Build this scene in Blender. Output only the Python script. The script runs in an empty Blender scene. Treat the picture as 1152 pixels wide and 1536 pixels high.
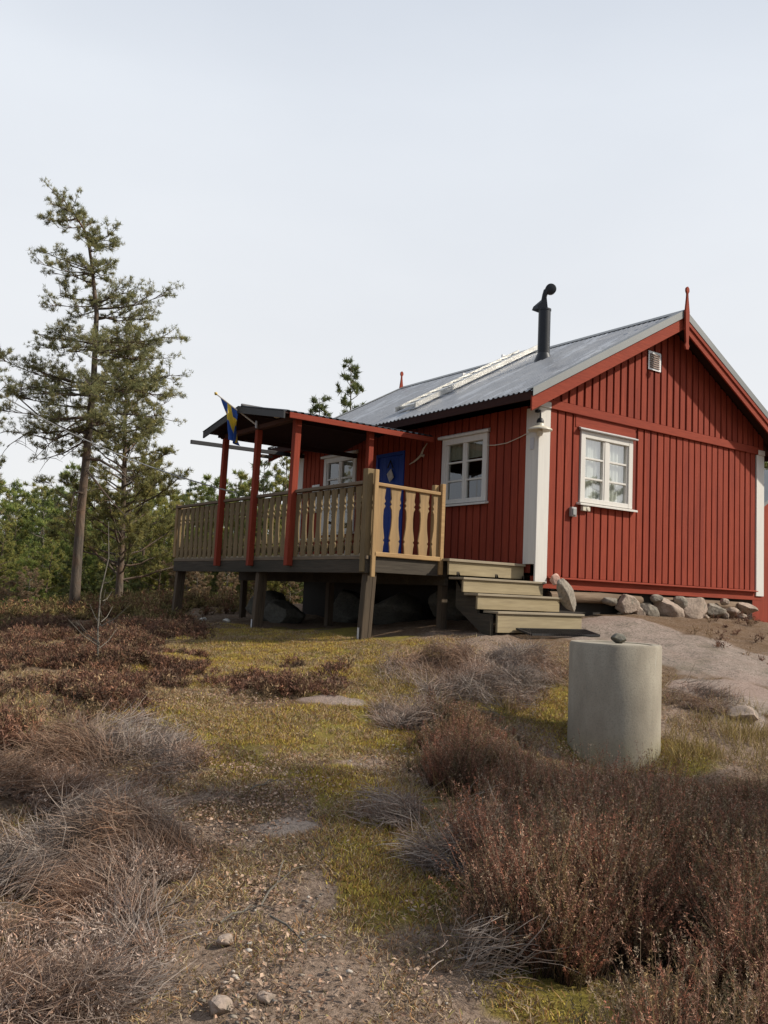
import bpy, math, random
import numpy as np
from mathutils import Vector, Matrix
random.seed(7); RNG=np.random.default_rng(11)
sc=bpy.context.scene; COL=sc.collection
# ------------------------------------------------------------------ camera frame
CAM=np.array([-9.3046,-9.0235,-0.3835]); FPX=1334.5
def rotf(yaw,pitch,roll):
    f=np.array([math.sin(yaw)*math.cos(pitch),math.cos(yaw)*math.cos(pitch),math.sin(pitch)])
    r=np.array([math.cos(yaw),-math.sin(yaw),0]); u=np.cross(r,f); c,s=math.cos(roll),math.sin(roll)
    return c*r+s*u,-s*r+c*u,f
CR,CU,CF=rotf(math.radians(35.543),math.radians(5.3183),math.radians(2.494))
def ray(px,py): return CF+CR*(px-576)/FPX-CU*(py-768)/FPX
def at(px,py,dep): return CAM+ray(px,py)*dep
cd=bpy.data.cameras.new('camera'); cam=bpy.data.objects.new('camera',cd); COL.objects.link(cam)
cd.sensor_fit='VERTICAL'; cd.sensor_height=36; cd.sensor_width=27; cd.lens=FPX/1536*36
cd.clip_start=.05; cd.clip_end=2000
M=Matrix.Identity(4)
for i in range(3): M[i][0]=CR[i];M[i][1]=CU[i];M[i][2]=-CF[i];M[i][3]=CAM[i]
cam.matrix_world=M; sc.camera=cam
# ------------------------------------------------------------------ materials
def newmat(name):
    m=bpy.data.materials.new(name); m.use_nodes=True; nt=m.node_tree
    b=nt.nodes['Principled BSDF']; return m,nt,b
def N(nt,t,**k):
    n=nt.nodes.new(t)
    for a,v in k.items():
        if a in n.inputs.keys(): n.inputs[a].default_value=v
        else: setattr(n,a,v)
    return n
def mixc(nt,f,a,b,mode='MIX'):
    n=nt.nodes.new('ShaderNodeMix'); n.data_type='RGBA'; n.blend_type=mode
    def put(sock,v):
        if hasattr(v,'links') or isinstance(v,bpy.types.NodeSocket): nt.links.new(v,sock)
        elif isinstance(v,(int,float)): sock.default_value=v
        else: sock.default_value=(*v,1) if len(v)==3 else v
    put(n.inputs[0],f); put(n.inputs[6],a); put(n.inputs[7],b); return n.outputs[2]
def ramp(nt,src,p):
    r=nt.nodes.new('ShaderNodeValToRGB'); e=r.color_ramp.elements
    while len(e)<len(p): e.new(.5)
    for i,(x,c) in enumerate(p):
        e[i].position=x; e[i].color=(c,c,c,1) if isinstance(c,(int,float)) else (*c,1)
    nt.links.new(src,r.inputs[0]); return r.outputs[0]
def noise(nt,scale,detail=4,stretch=(1,1,1),rough=.6,vec='Object'):
    tc=N(nt,'ShaderNodeTexCoord'); mp=N(nt,'ShaderNodeMapping'); mp.inputs['Scale'].default_value=stretch
    nt.links.new(tc.outputs[vec],mp.inputs[0])
    n=N(nt,'ShaderNodeTexNoise'); n.inputs['Scale'].default_value=scale; n.inputs['Detail'].default_value=detail; n.inputs['Roughness'].default_value=rough
    nt.links.new(mp.outputs[0],n.inputs['Vector']); return n.outputs['Fac']
def bump(nt,b,src,strength,dist=.01):
    n=N(nt,'ShaderNodeBump'); n.inputs['Strength'].default_value=strength; n.inputs['Distance'].default_value=dist
    nt.links.new(src,n.inputs['Height']); nt.links.new(n.outputs[0],b.inputs['Normal'])
def wood(name,c1,c2,axis=2,rough=.75,scale=9,bs=.5,dark=None,damt=.35):
    m,nt,b=newmat(name); st=[1,1,1]; st[axis]=.07
    s2=[1,1,1]; s2[axis]=.13; a=noise(nt,scale*4,5,st,.65); g=noise(nt,3.6,4,s2)
    col=mixc(nt,ramp(nt,a,[(.3,0),(.7,1)]),c1,c2)
    if dark: col=mixc(nt,ramp(nt,g,[(.45,0),(.75,damt)]),col,dark)
    nt.links.new(col,b.inputs['Base Color']); b.inputs['Roughness'].default_value=rough
    b.inputs['Specular IOR Level'].default_value=.25
    bump(nt,b,a,bs,.006); return m
def plain(name,c,rough=.6,metal=0,var=.15,scale=6,bs=.1):
    m,nt,b=newmat(name); a=noise(nt,scale,5)
    col=mixc(nt,a,tuple(x*(1-var) for x in c),tuple(min(1,x*(1+var)) for x in c))
    nt.links.new(col,b.inputs['Base Color']); b.inputs['Roughness'].default_value=rough; b.inputs['Metallic'].default_value=metal
    if bs: bump(nt,b,noise(nt,scale*8,4),bs,.004)
    return m
RED=(.31,.055,.027); RED2=(.215,.036,.018)
m_redz=wood('red_paint_upright',RED,RED2,2,.85,12,.6,dark=(.15,.024,.016),damt=.65)
m_redx=wood('red_paint_across',RED,RED2,0,.85,12,.4,dark=(.16,.025,.018))
m_redy=wood('red_paint_along',RED,RED2,1,.85,12,.4,dark=(.16,.025,.018))
m_redback=wood('dark_red_backing',(.20,.035,.02),(.15,.025,.015),2)
m_white=wood('white_paint',(.69,.67,.62),(.61,.59,.55),2,.5,6,.15,dark=(.6,.58,.52),damt=.25)
m_railz=wood('pale_pine_upright',(.42,.27,.125),(.28,.18,.085),2,.7,9,.5,dark=(.17,.125,.07),damt=.75)
m_railshade=wood('shaded_pine_upright',(.27,.19,.095),(.17,.125,.065),2,.8,9,.4,dark=(.11,.085,.05),damt=.7)  # pale upright pine darkened to paint in the shade on the long railing
m_railx=wood('pale_pine_across',(.45,.29,.13),(.32,.19,.085),0,.7,9,.4,dark=(.22,.15,.08))
m_raily=wood('grey_pine_along',(.22,.165,.11),(.13,.10,.07),1,.8,9,.4,dark=(.09,.07,.05))
m_stair=wood('stair_pine',(.38,.31,.19),(.26,.21,.13),0,.75,8,.35,dark=(.17,.13,.06),damt=.6)
m_tread=wood('stair_tread_grey',(.36,.30,.21),(.25,.21,.15),0,.8,8,.35,dark=(.2,.16,.11))
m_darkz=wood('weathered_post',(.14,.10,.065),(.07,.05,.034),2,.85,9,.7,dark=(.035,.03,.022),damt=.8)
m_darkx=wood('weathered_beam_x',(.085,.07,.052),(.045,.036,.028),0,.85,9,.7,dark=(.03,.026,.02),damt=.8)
m_browny=wood('brown_beam',(.10,.045,.03),(.06,.028,.02),1,.85,9,.4)
m_darky=wood('weathered_beam_y',(.085,.07,.052),(.045,.036,.028),1,.85,9,.7,dark=(.03,.03,.022),damt=.8)
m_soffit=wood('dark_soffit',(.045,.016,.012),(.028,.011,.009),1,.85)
m_log=wood('old_log',(.26,.19,.13),(.13,.085,.055),0,.85,8,.9,dark=(.07,.05,.035),damt=.8)
m_blue=wood('blue_paint',(.014,.065,.40),(.010,.05,.32),2,.55,8,.2)
m_black=plain('black_iron',(.02,.02,.022),.5,.3,.3)
m_pipe=plain('flue_black',(.028,.03,.034),.42,.5,.3)
m_alu=plain('pale_aluminium',(.50,.49,.46),.38,.85,.55,9)
m_flash=plain('grey_flashing',(.20,.205,.20),.45,.55,.12,3)
m_galv=plain('galvanised',(.55,.55,.55),.5,.7)
m_grey=plain('grey_plastic',(.30,.30,.29),.5)
m_cream=plain('cream_enamel',(.62,.58,.47),.35,0,.12,10)
m_curt=plain('net_curtain',(.80,.79,.74),.9,0,.06,30)
m_curt2=plain('linen_curtain',(.55,.52,.42),.95,0,.2,30)
m_bone=plain('bone',(.55,.48,.38),.7,0,.2,20)
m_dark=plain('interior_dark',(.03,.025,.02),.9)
# roof metal
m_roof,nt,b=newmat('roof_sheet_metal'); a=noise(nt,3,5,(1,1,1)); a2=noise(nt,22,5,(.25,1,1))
col=mixc(nt,a,(.27,.27,.272),(.42,.42,.42)); col=mixc(nt,ramp(nt,a2,[(.55,0),(.75,.5)]),col,(.13,.13,.12)); a3=noise(nt,1.5,6,(.5,1.6,.5),.7); col=mixc(nt,ramp(nt,a3,[(.53,0),(.60,.75)]),col,(.52,.53,.54))  # last noise paints pale glare patches into the metal colour
nt.links.new(col,b.inputs['Base Color']); b.inputs['Metallic'].default_value=.75
rr=ramp(nt,a,[(.3,.27),(.7,.42)]); nt.links.new(rr,b.inputs['Roughness']); bump(nt,b,a2,.12,.004)
# concrete
m_conc,nt,b=newmat('cast_concrete'); a=noise(nt,5,6,(1,1,.4)); a2=noise(nt,70,3); a3=noise(nt,9,5,(1,1,.12))
col=mixc(nt,ramp(nt,a,[(.3,0),(.7,1)]),(.25,.215,.165),(.37,.33,.26)); col=mixc(nt,ramp(nt,a2,[(.35,.35),(.5,0)]),col,(.17,.16,.13))
tc=N(nt,'ShaderNodeTexCoord'); sx=N(nt,'ShaderNodeSeparateXYZ'); nt.links.new(tc.outputs['Object'],sx.inputs[0])
mr=N(nt,'ShaderNodeMapRange'); mr.inputs['From Min'].default_value=.05; mr.inputs['From Max'].default_value=.38; mr.inputs['To Min'].default_value=.55; mr.inputs['To Max'].default_value=0
nt.links.new(sx.outputs[2],mr.inputs[0]); ml=N(nt,'ShaderNodeMath',operation='MULTIPLY'); nt.links.new(mr.outputs[0],ml.inputs[0]); nt.links.new(ramp(nt,a,[(.35,0),(.6,1)]),ml.inputs[1])
col=mixc(nt,ml.outputs[0],col,(.20,.19,.06)); col=mixc(nt,ramp(nt,a3,[(.66,0),(.72,.5)]),col,(.36,.34,.29))
nt.links.new(col,b.inputs['Base Color']); b.inputs['Roughness'].default_value=.9; bump(nt,b,a2,.5,.004)
# stone
def stone(name,c1,c2,c3):
    m,nt,b=newmat(name); a=noise(nt,3,7); a2=noise(nt,26,5); a3=noise(nt,6,6)
    col=mixc(nt,ramp(nt,a,[(.35,0),(.65,1)]),c1,c2); col=mixc(nt,ramp(nt,a2,[(.45,0),(.62,.55)]),col,c3)
    col=mixc(nt,ramp(nt,a3,[(.58,0),(.66,.7)]),col,(.13,.13,.10))
    nt.links.new(col,b.inputs['Base Color']); b.inputs['Roughness'].default_value=.9; bump(nt,b,a2,.8,.02); return m
m_stone=stone('pink_granite',(.40,.31,.25),(.30,.23,.18),(.20,.16,.12))
m_stone2=stone('grey_granite',(.30,.26,.21),(.21,.18,.145),(.12,.105,.08))
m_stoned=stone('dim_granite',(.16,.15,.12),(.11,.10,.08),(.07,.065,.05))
# glass: thin reflective pane
def pane_mat(name,refl,tint):
    m,nt,b=newmat(name); nt.nodes.remove(b); out=nt.nodes['Material Output']
    g=N(nt,'ShaderNodeBsdfGlossy'); g.inputs['Roughness'].default_value=.015; g.inputs[0].default_value=(1,1,1,1)
    t=N(nt,'ShaderNodeBsdfTransparent'); t.inputs[0].default_value=(*tint,1)
    fr=N(nt,'ShaderNodeFresnel'); fr.inputs[0].default_value=1.5
    ge=N(nt,'ShaderNodeNewGeometry'); iv=N(nt,'ShaderNodeMath',operation='SUBTRACT'); iv.inputs[0].default_value=1; nt.links.new(ge.outputs['Backfacing'],iv.inputs[1])
    fs=N(nt,'ShaderNodeMath',operation='ADD'); fs.inputs[1].default_value=refl; nt.links.new(fr.outputs[0],fs.inputs[0])
    ad=N(nt,'ShaderNodeMath',operation='MULTIPLY'); nt.links.new(fs.outputs[0],ad.inputs[0]); nt.links.new(iv.outputs[0],ad.inputs[1])
    mx=N(nt,'ShaderNodeMixShader'); nt.links.new(ad.outputs[0],mx.inputs[0]); nt.links.new(t.outputs[0],mx.inputs[1]); nt.links.new(g.outputs[0],mx.inputs[2]); nt.links.new(mx.outputs[0],out.inputs[0])
    return m
m_pane=pane_mat('window_glass',.30,(.92,.94,.93)); m_pane2=pane_mat('window_glass_dim',.10,(.8,.82,.8))
# attribute-coloured (per strand) material
def attr_mat(name,rough=.8,trans=0,spec=.2,gain=1.0):
    m,nt,b=newmat(name); a=N(nt,'ShaderNodeAttribute'); a.attribute_name='col'
    col=mixc(nt,1.0,a.outputs['Color'],(gain,gain,gain),'MULTIPLY')
    nt.links.new(col,b.inputs['Base Color']); b.inputs['Roughness'].default_value=rough; b.inputs['Specular IOR Level'].default_value=spec
    if trans:
        t=N(nt,'ShaderNodeBsdfTranslucent'); nt.links.new(col,t.inputs[0]); mx=N(nt,'ShaderNodeMixShader'); mx.inputs[0].default_value=trans
        nt.links.new(b.outputs[0],mx.inputs[1]); nt.links.new(t.outputs[0],mx.inputs[2]); nt.links.new(mx.outputs[0],nt.nodes['Material Output'].inputs[0])
    return m
m_strand=attr_mat('dry_plant_strands',.85,.15,.2,1.4); m_needle=attr_mat('needles',.6,.42,.3); m_leafm=attr_mat('fallen_leaves',.8,.1,.2,1.3)
def bark(name,c1,c2,c3):
    m,nt,b=newmat(name); a=noise(nt,14,6,(1,1,.25)); g=noise(nt,2,3)
    col=mixc(nt,ramp(nt,a,[(.35,0),(.65,1)]),c1,c2); col=mixc(nt,ramp(nt,g,[(.45,0),(.7,.8)]),col,c3)
    nt.links.new(col,b.inputs['Base Color']); b.inputs['Roughness'].default_value=.95; bump(nt,b,a,1,.03); return m
m_bark=bark('pine_bark',(.055,.045,.036),(.13,.10,.075),(.17,.10,.06)); m_bark2=bark('grey_bark',(.10,.085,.065),(.17,.15,.12),(.22,.2,.17))
# ------------------------------------------------------------------ mesh helpers
class MB:
    def __init__(s,fr=None): s.v=[];s.f=[];s.fr=fr
    def P(s,p): return s.fr(*p) if s.fr else p
    def add(s,vs,fs):
        o=len(s.v); s.v+= [tuple(s.P(p)) for p in vs]; s.f+=[tuple(i+o for i in f) for f in fs]; return s
    def box(s,x0,x1,y0,y1,z0,z1):
        return s.add([(x0,y0,z0),(x1,y0,z0),(x1,y1,z0),(x0,y1,z0),(x0,y0,z1),(x1,y0,z1),(x1,y1,z1),(x0,y1,z1)],
          [(0,3,2,1),(4,5,6,7),(0,1,5,4),(1,2,6,5),(2,3,7,6),(3,0,4,7)])
    def hexa(s,b,t):  # 4 bottom, 4 top points
        return s.add(list(b)+list(t),[(0,3,2,1),(4,5,6,7),(0,1,5,4),(1,2,6,5),(2,3,7,6),(3,0,4,7)])
    def beam(s,a,b,w,h,up=(0,0,1)):
        a=Vector(a);b=Vector(b);d=(b-a).normalized();sd=d.cross(Vector(up)).normalized()*w/2;u=sd.cross(d).normalized()*h/2
        return s.hexa([a-sd-u,a+sd-u,a+sd+u,a-sd+u],[b-sd-u,b+sd-u,b+sd+u,b-sd+u])
    def tube(s,pts,rs,n=8,cap=True):
        pts=[Vector(p) for p in pts]
        if isinstance(rs,(int,float)): rs=[rs]*len(pts)
        vs=[];prev=None
        for i,p in enumerate(pts):
            d=(pts[min(i+1,len(pts)-1)]-pts[max(i-1,0)]).normalized()
            if prev is None:
                a=Vector((0,0,1)) if abs(d.z)<.9 else Vector((1,0,0)); x=d.cross(a).normalized()
            else: x=(prev-d*prev.dot(d)).normalized()
            prev=x; y=d.cross(x)
            for k in range(n):
                t=2*math.pi*k/n; vs.append(p+(x*math.cos(t)+y*math.sin(t))*rs[i])
        fs=[]
        for i in range(len(pts)-1):
            for k in range(n): fs.append((i*n+k,i*n+(k+1)%n,(i+1)*n+(k+1)%n,(i+1)*n+k))
        if cap: fs.append(tuple(range(n-1,-1,-1))); fs.append(tuple((len(pts)-1)*n+k for k in range(n)))
        return s.add([tuple(v) for v in vs],fs)
    def lathe(s,c,prof,n=24):
        vs=[];fs=[];m=len(prof)
        for r,z in prof:
            for k in range(n):
                t=2*math.pi*k/n; vs.append((c[0]+r*math.cos(t),c[1]+r*math.sin(t),c[2]+z))
        for i in range(m-1):
            for k in range(n): fs.append((i*n+k,i*n+(k+1)%n,(i+1)*n+(k+1)%n,(i+1)*n+k))
        return s.add(vs,fs)
    def prism(s,outline,n0,n1):  # outline [(u,z)], extruded along second axis
        m=len(outline); vs=[(u,n0,z) for u,z in outline]+[(u,n1,z) for u,z in outline]
        fs=[tuple(range(m)),tuple(range(2*m-1,m-1,-1))]+[(i,(i+1)%m,m+(i+1)%m,m+i)[::-1] for i in range(m)]
        return s.add(vs,fs)
    def build(s,name,mat,parent=None,bevel=0,smooth=False):
        me=bpy.data.meshes.new(name); me.from_pydata(s.v,[],s.f); me.validate(); me.materials.append(mat)
        import bmesh
        bm=bmesh.new(); bm.from_mesh(me); bmesh.ops.recalc_face_normals(bm,faces=bm.faces); bm.to_mesh(me); bm.free()
        if smooth:
            for p in me.polygons: p.use_smooth=True
        o=bpy.data.objects.new(name,me); COL.objects.link(o)
        if parent: o.parent=parent; o.matrix_parent_inverse=Matrix.Translation(-wl(parent))
        if bevel:
            md=o.modifiers.new('bevel','BEVEL'); md.width=bevel; md.segments=2; md.limit_method='ANGLE'
        if smooth:
            try: me.set_sharp_from_angle(angle=math.radians(40))
            except Exception: pass
        return o
def wl(o):
    v=Vector(o.location)
    while o.parent: 
        v=v+(o.matrix_parent_inverse.translation); o=o.parent; v=v+Vector(o.location)
    return v
def tag(o,label=None,cat=None,group=None,kind=None):
    for k,v in (('label',label),('category',cat),('group',group),('kind',kind)):
        if v: o[k]=v
    return o
def thing(name,loc,label,cat,group=None):
    o=bpy.data.objects.new(name,None); o.location=loc; o.empty_display_size=.2; COL.objects.link(o); return tag(o,label,cat,group)
def npmesh(name,V,Fq,mat,col=None,parent=None,smooth=False):
    """V (n,3), Fq (m,k) ints"""
    me=bpy.data.meshes.new(name); n=len(V); m,k=Fq.shape
    me.vertices.add(n); me.vertices.foreach_set('co',np.ascontiguousarray(V,dtype=np.float32).ravel())
    me.loops.add(m*k); me.loops.foreach_set('vertex_index',np.ascontiguousarray(Fq,dtype=np.int32).ravel())
    me.polygons.add(m); me.polygons.foreach_set('loop_start',np.arange(0,m*k,k,dtype=np.int32)); me.polygons.foreach_set('loop_total',np.full(m,k,dtype=np.int32))
    if smooth: me.polygons.foreach_set('use_smooth',np.ones(m,dtype=bool))
    if col is not None:
        a=me.color_attributes.new('col','FLOAT_COLOR','POINT'); c=np.ones((n,4),np.float32); c[:,:3]=col; a.data.foreach_set('color',c.ravel())
    me.update(calc_edges=True); me.materials.append(mat)
    o=bpy.data.objects.new(name,me); COL.objects.link(o)
    if parent: o.parent=parent
    return o
# ------------------------------------------------------------------ noise and terrain
def _h(ix,iy,s):
    h=(ix.astype(np.int64)*374761393+iy.astype(np.int64)*668265263+s*1442695041)&0xffffffff
    h=((h^(h>>13))*1274126177)&0xffffffff; return ((h^(h>>16))&0xffff)/65535.
def vn(x,y,s=0):
    x=np.asarray(x,float);y=np.asarray(y,float); ix=np.floor(x);iy=np.floor(y); fx=x-ix;fy=y-iy; fx=fx*fx*(3-2*fx);fy=fy*fy*(3-2*fy)
    a=_h(ix,iy,s);b=_h(ix+1,iy,s);c=_h(ix,iy+1,s);d=_h(ix+1,iy+1,s)
    return (a*(1-fx)+b*fx)*(1-fy)+(c*(1-fx)+d*fx)*fy
def fbm(x,y,s=0,o=4):
    r=0;a=.5;t=0
    for i in range(o): r=r+a*vn(x*2**i,y*2**i,s+i*17);t+=a;a*=.5
    return r/t
CP=np.array([(-9.3,-9,-1.82),(-8.5,-5.86,-1.83),(-7.48,-6.6,-1.80),(-6.46,-7.3,-1.84),(-8.0,-3.6,-1.63),(-5.96,-4.48,-1.66),(-4.04,-5.87,-1.78),
 (-3.4,-4.2,-1.90),(-3.0,-3.8,-1.80),(-7.1,.6,-1.30),(-5.25,-.1,-1.24),(-4.5,-2.46,-1.34),(-2.94,-1.76,-1.12),(1.08,-2.8,-1.08),(-1.23,-4.2,-1.45),(-2.6,-4.3,-1.66),
 (-2.8,.44,-1.0),(-2.8,3.4,-.97),(-2.8,6.65,-1.02),(1.1,-.4,-.50),(4.6,-.5,-.52),(-.3,-1.1,-.80),(.5,-.85,-.76),(-1.5,-.75,-.80),(2.5,-1.4,-.72),(4.5,-2,-.8),
 (2,3,-.55),(5,5,-.5),(0,3,-.78),(0,6,-.85),(7,-1,-.7),(8,3,-.6),(6,-4,-1.4),(2,-6,-1.9),(-3,-8,-2.05),(-12,-4,-1.9),(-12,4,-1.6),(-14,-10,-2.2),(-5,-12,-2.2),
 (-5.5,4,-1.18),(-3.8,9.33,-1.0),(-6.5,8,-1.35),(-1,9,-.75),(-1.5,11,-.9),(4,9,-.5),(10,8,-.6),(-9,9,-1.7),(-4,14,-1.5),(1,14,-1.2),(12,0,-1.0)],float)
_d=np.linalg.norm(CP[:,None,:2]-CP[None,:,:2],axis=2); n_=len(CP)
_A=np.zeros((n_+3,n_+3)); _A[:n_,:n_]=-_d-np.eye(n_)*.02; _A[:n_,n_:]=np.c_[np.ones(n_),CP[:,:2]]; _A[n_:,:n_]=_A[:n_,n_:].T
_w=np.linalg.solve(_A,np.r_[CP[:,2],0,0,0])
def gbase(x,y):
    x=np.asarray(x,float);y=np.asarray(y,float); z=_w[n_]+_w[n_+1]*x+_w[n_+2]*y
    for i in range(n_): z=z-_w[i]*np.sqrt((x-CP[i,0])**2+(y-CP[i,1])**2+.15)
    r=np.hypot(x+2,y-1); t=np.clip((r-13)/14,0,1); t=t*t*(3-2*t)
    far=-3.0-1.2*np.clip((r-30)/60,0,1)+1.2*(fbm(x/17,y/17,5,2)-.5)
    return z*(1-t)+far*t
def gz(x,y):
    x=np.asarray(x,float);y=np.asarray(y,float)
    b=gbase(x,y); b=b+.16*(fbm(x/1.6,y/1.6,3,3)-.5)+.07*(fbm(x/.35,y/.35,9,3)-.5)+.022*(fbm(x/.09,y/.09,12,2)-.5)
    return b
def G(px,py):
    d=ray(px,py); t=2.
    while t<60:
        p=CAM+d*t
        if p[2]<gz(p[0],p[1]): return p
        t+=.03
    return CAM+d*60
# ground masks: soft ellipses that lie on the ground, sized in metres
def blob(px,py,rx,ry):
    c=G(px,py); a=G(px,py-ry); b_=G(px,min(py+ry,1700)); d=np.array([ray(px,py)[0],ray(px,py)[1]]); d/=np.linalg.norm(d)
    dep=(c-CAM)@CF; return (c[0],c[1],d[0],d[1],rx*dep/FPX,max(.12,min(3.,np.linalg.norm((a-b_)[:2])/2)))
def bmask(x,y,bl,edge=.5,s=31,ns=.55):
    r=np.zeros_like(x); nn=(fbm(x/.55,y/.55,s,4)-.5)*2*ns
    for cx,cy,dx,dy,ru,rv in bl:
        X=x-cx;Y=y-cy; v=(X*dx+Y*dy)/rv; u=(X*dy-Y*dx)/ru; q=np.sqrt(u*u+v*v)+nn
        r=np.maximum(r,np.clip((1-q)/edge+.5,0,1))
    return r
ROCK=[blob(*a) for a in ((1120,1045,60,18),(950,962,150,22),(1070,985,120,24),(1130,1000,90,22),(1050,1035,50,13),(1112,1078,38,14),(498,1050,50,8),(428,1240,52,9),(830,945,80,12),(940,938,80,12),(370,905,100,9),(210,910,70,7))]
MOSS=[blob(*a) for a in ((490,1095,110,35),(520,1180,70,40),(560,1340,60,50),(520,985,130,42),(420,960,150,25),(300,1090,110,40),(590,1290,90,75),(370,1150,80,30),(800,1050,90,30),(850,1500,130,50),(40,1500,60,40),(620,1090,110,30),(560,1180,90,30),(310,1000,110,25),(950,1130,120,20))]
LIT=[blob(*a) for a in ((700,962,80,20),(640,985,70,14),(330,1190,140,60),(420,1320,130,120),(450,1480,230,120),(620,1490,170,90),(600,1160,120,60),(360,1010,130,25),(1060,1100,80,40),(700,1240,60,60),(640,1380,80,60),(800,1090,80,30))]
# ground sheet
n2=260; ii=np.arange(-n2,n2+1); w=1.5*np.sinh(.0242*ii)
gx,gy=np.meshgrid(-5.4+w,-3.4+w,indexing='ij'); X=gx.ravel();Y=gy.ravel(); Z=gz(X,Y)
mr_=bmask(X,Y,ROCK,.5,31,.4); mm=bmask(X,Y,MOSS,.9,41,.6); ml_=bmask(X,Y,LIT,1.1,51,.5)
Z=Z-(.5-mr_)*0.03*(np.hypot(X+3,Y)<14)
K=2*n2+1; idx=np.arange(K*K).reshape(K,K)
F4=np.stack([idx[:-1,:-1],idx[1:,:-1],idx[1:,1:],idx[:-1,1:]],-1).reshape(-1,4)
m_gr,nt,b=newmat('heath_ground')
at_=N(nt,'ShaderNodeAttribute'); at_.attribute_name='col'; sp=N(nt,'ShaderNodeSeparateColor'); nt.links.new(at_.outputs['Color'],sp.inputs[0])
nf=noise(nt,34,6,(1,1,1),.7); nm=noise(nt,5,6,(1,1,1),.65); nl=noise(nt,1.1,4); nv=noise(nt,90,4,(1,1,1),.7)
def th(s,n_src,k=.9):   # mask broken up by noise
    a=N(nt,'ShaderNodeMath',operation='SUBTRACT'); nt.links.new(n_src,a.inputs[0]); a.inputs[1].default_value=.5
    c=N(nt,'ShaderNodeMath',operation='MULTIPLY_ADD'); nt.links.new(a.outputs[0],c.inputs[0]); c.inputs[1].default_value=k; nt.links.new(s,c.inputs[2])
    return ramp(nt,c.outputs[0],[(.35,0),(.62,1)])
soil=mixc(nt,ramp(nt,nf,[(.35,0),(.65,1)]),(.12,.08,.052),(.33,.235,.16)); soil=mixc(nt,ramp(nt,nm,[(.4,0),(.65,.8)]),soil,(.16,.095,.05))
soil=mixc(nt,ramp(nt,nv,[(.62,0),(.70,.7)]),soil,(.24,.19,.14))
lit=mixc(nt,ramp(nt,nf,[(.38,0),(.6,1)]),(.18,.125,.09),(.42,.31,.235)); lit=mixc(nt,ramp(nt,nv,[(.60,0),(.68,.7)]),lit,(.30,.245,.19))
moss=mixc(nt,ramp(nt,nf,[(.35,0),(.65,1)]),(.16,.13,.035),(.38,.31,.065)); moss=mixc(nt,ramp(nt,nm,[(.45,0),(.7,.75)]),moss,(.24,.16,.06))
rock=mixc(nt,ramp(nt,nm,[(.35,0),(.65,1)]),(.46,.365,.31),(.32,.265,.22)); rock=mixc(nt,ramp(nt,nf,[(.5,0),(.62,.8)]),rock,(.15,.13,.10)); rock=mixc(nt,ramp(nt,nl,[(.5,0),(.62,.6)]),rock,(.17,.145,.10)); rock=mixc(nt,ramp(nt,nv,[(.6,0),(.68,.6)]),rock,(.45,.38,.33)); cr_=noise(nt,1.7,5,(1,1,1),.55); rock=mixc(nt,ramp(nt,cr_,[(.49,0),(.498,.45),(.502,.45),(.51,0)]),rock,(.07,.06,.045)); pk=noise(nt,.8,5); rock=mixc(nt,ramp(nt,pk,[(.45,0),(.6,.6)]),rock,(.42,.30,.25))
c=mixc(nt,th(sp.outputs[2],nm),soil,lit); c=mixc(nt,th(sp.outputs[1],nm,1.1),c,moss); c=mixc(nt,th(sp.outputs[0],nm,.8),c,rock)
nt.links.new(c,b.inputs['Base Color']); b.inputs['Roughness'].default_value=.95; b.inputs['Specular IOR Level'].default_value=.15
ad=N(nt,'ShaderNodeMath',operation='ADD'); nt.links.new(nf,ad.inputs[0]); nt.links.new(nv,ad.inputs[1]); bump(nt,b,ad.outputs[0],.9,.03)
g=npmesh('ground',np.c_[X,Y,Z],F4,m_gr,np.c_[mr_,mm,ml_],smooth=True); tag(g,kind='structure')
# ================================================================== HOUSE
XA=-.18; W=5.49; L=6.82; ZR=4.37; SL=.553; XR=2.655
def rz(x,off=0): return ZR-SL*abs(x-XR)+off
house=thing('cabin',(W/2,L/2,0),'red painted wooden cabin with white corner boards and grey metal roof on the rock','cabin')
def fr_g(u,n,z): return (u,-n,z)          # gable wall: u along +X, n outwards (-Y)
def fr_s(u,n,z): return (XA-n,u,z)          # side wall: u along +Y, n outwards (-X)
def fr_r(u,n,z): return (W+n,u,z)
def fr_b(u,n,z): return (u,L+n,z)
GW=(.67,1.86,1.115,2.195)                  # gable window
SWN=(1.05,2.13,1.11,2.17)                # side window
FWN=(4.66,5.78,.76,2.22)                   # far side window
DOOR=(3.18,4.02,.15,2.08)                  # blue door
def wall(fr,length,z0,z1,holes,name,parent,mat,seed,n0=0.):
    st=XA if fr in (fr_g,fr_b) else 0
    rnd=random.Random(seed); m=MB(fr)
    us=sorted({st,length,*[h[0] for h in holes],*[h[1] for h in holes]}); 
    for a,b_ in zip(us[:-1],us[1:]):
        zz=[z0]+sorted([q for h in holes if h[0]<=a+1e-6 and h[1]>=b_-1e-6 for q in (h[2],h[3])])+[z1]
        for k in range(0,len(zz),2):
            if zz[k+1]>zz[k]+1e-4: m.box(a,b_,-.10,0,zz[k],zz[k+1])
    m.build(name+'_backing' if False else 'wall_backing',m_redback,parent)
    m=MB(fr); u=(.03 if fr in (fr_g,fr_b) else .22); 
    while u<length-.22:
        wd=.134+rnd.uniform(-.006,.006); segs=[(z0,z1)]
        for h in holes:
            if u+wd>h[0] and u<h[1]:
                segs=[(z0,h[2]-.02),(h[3]+(.17 if fr is fr_g else .02),z1)]
        t=.022+rnd.uniform(-.002,.004)
        for a,b_ in segs:
            if b_-a>.03: m.box(u,u+wd,.0005,t,a+rnd.uniform(0,.008),b_)
        u+=.165+rnd.uniform(-.006,.006)
    m.build(name,mat,parent,bevel=.004)
wall(fr_g,W,-.02,2.42,[GW],'gable_wall',house,m_redz,1)
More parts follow.
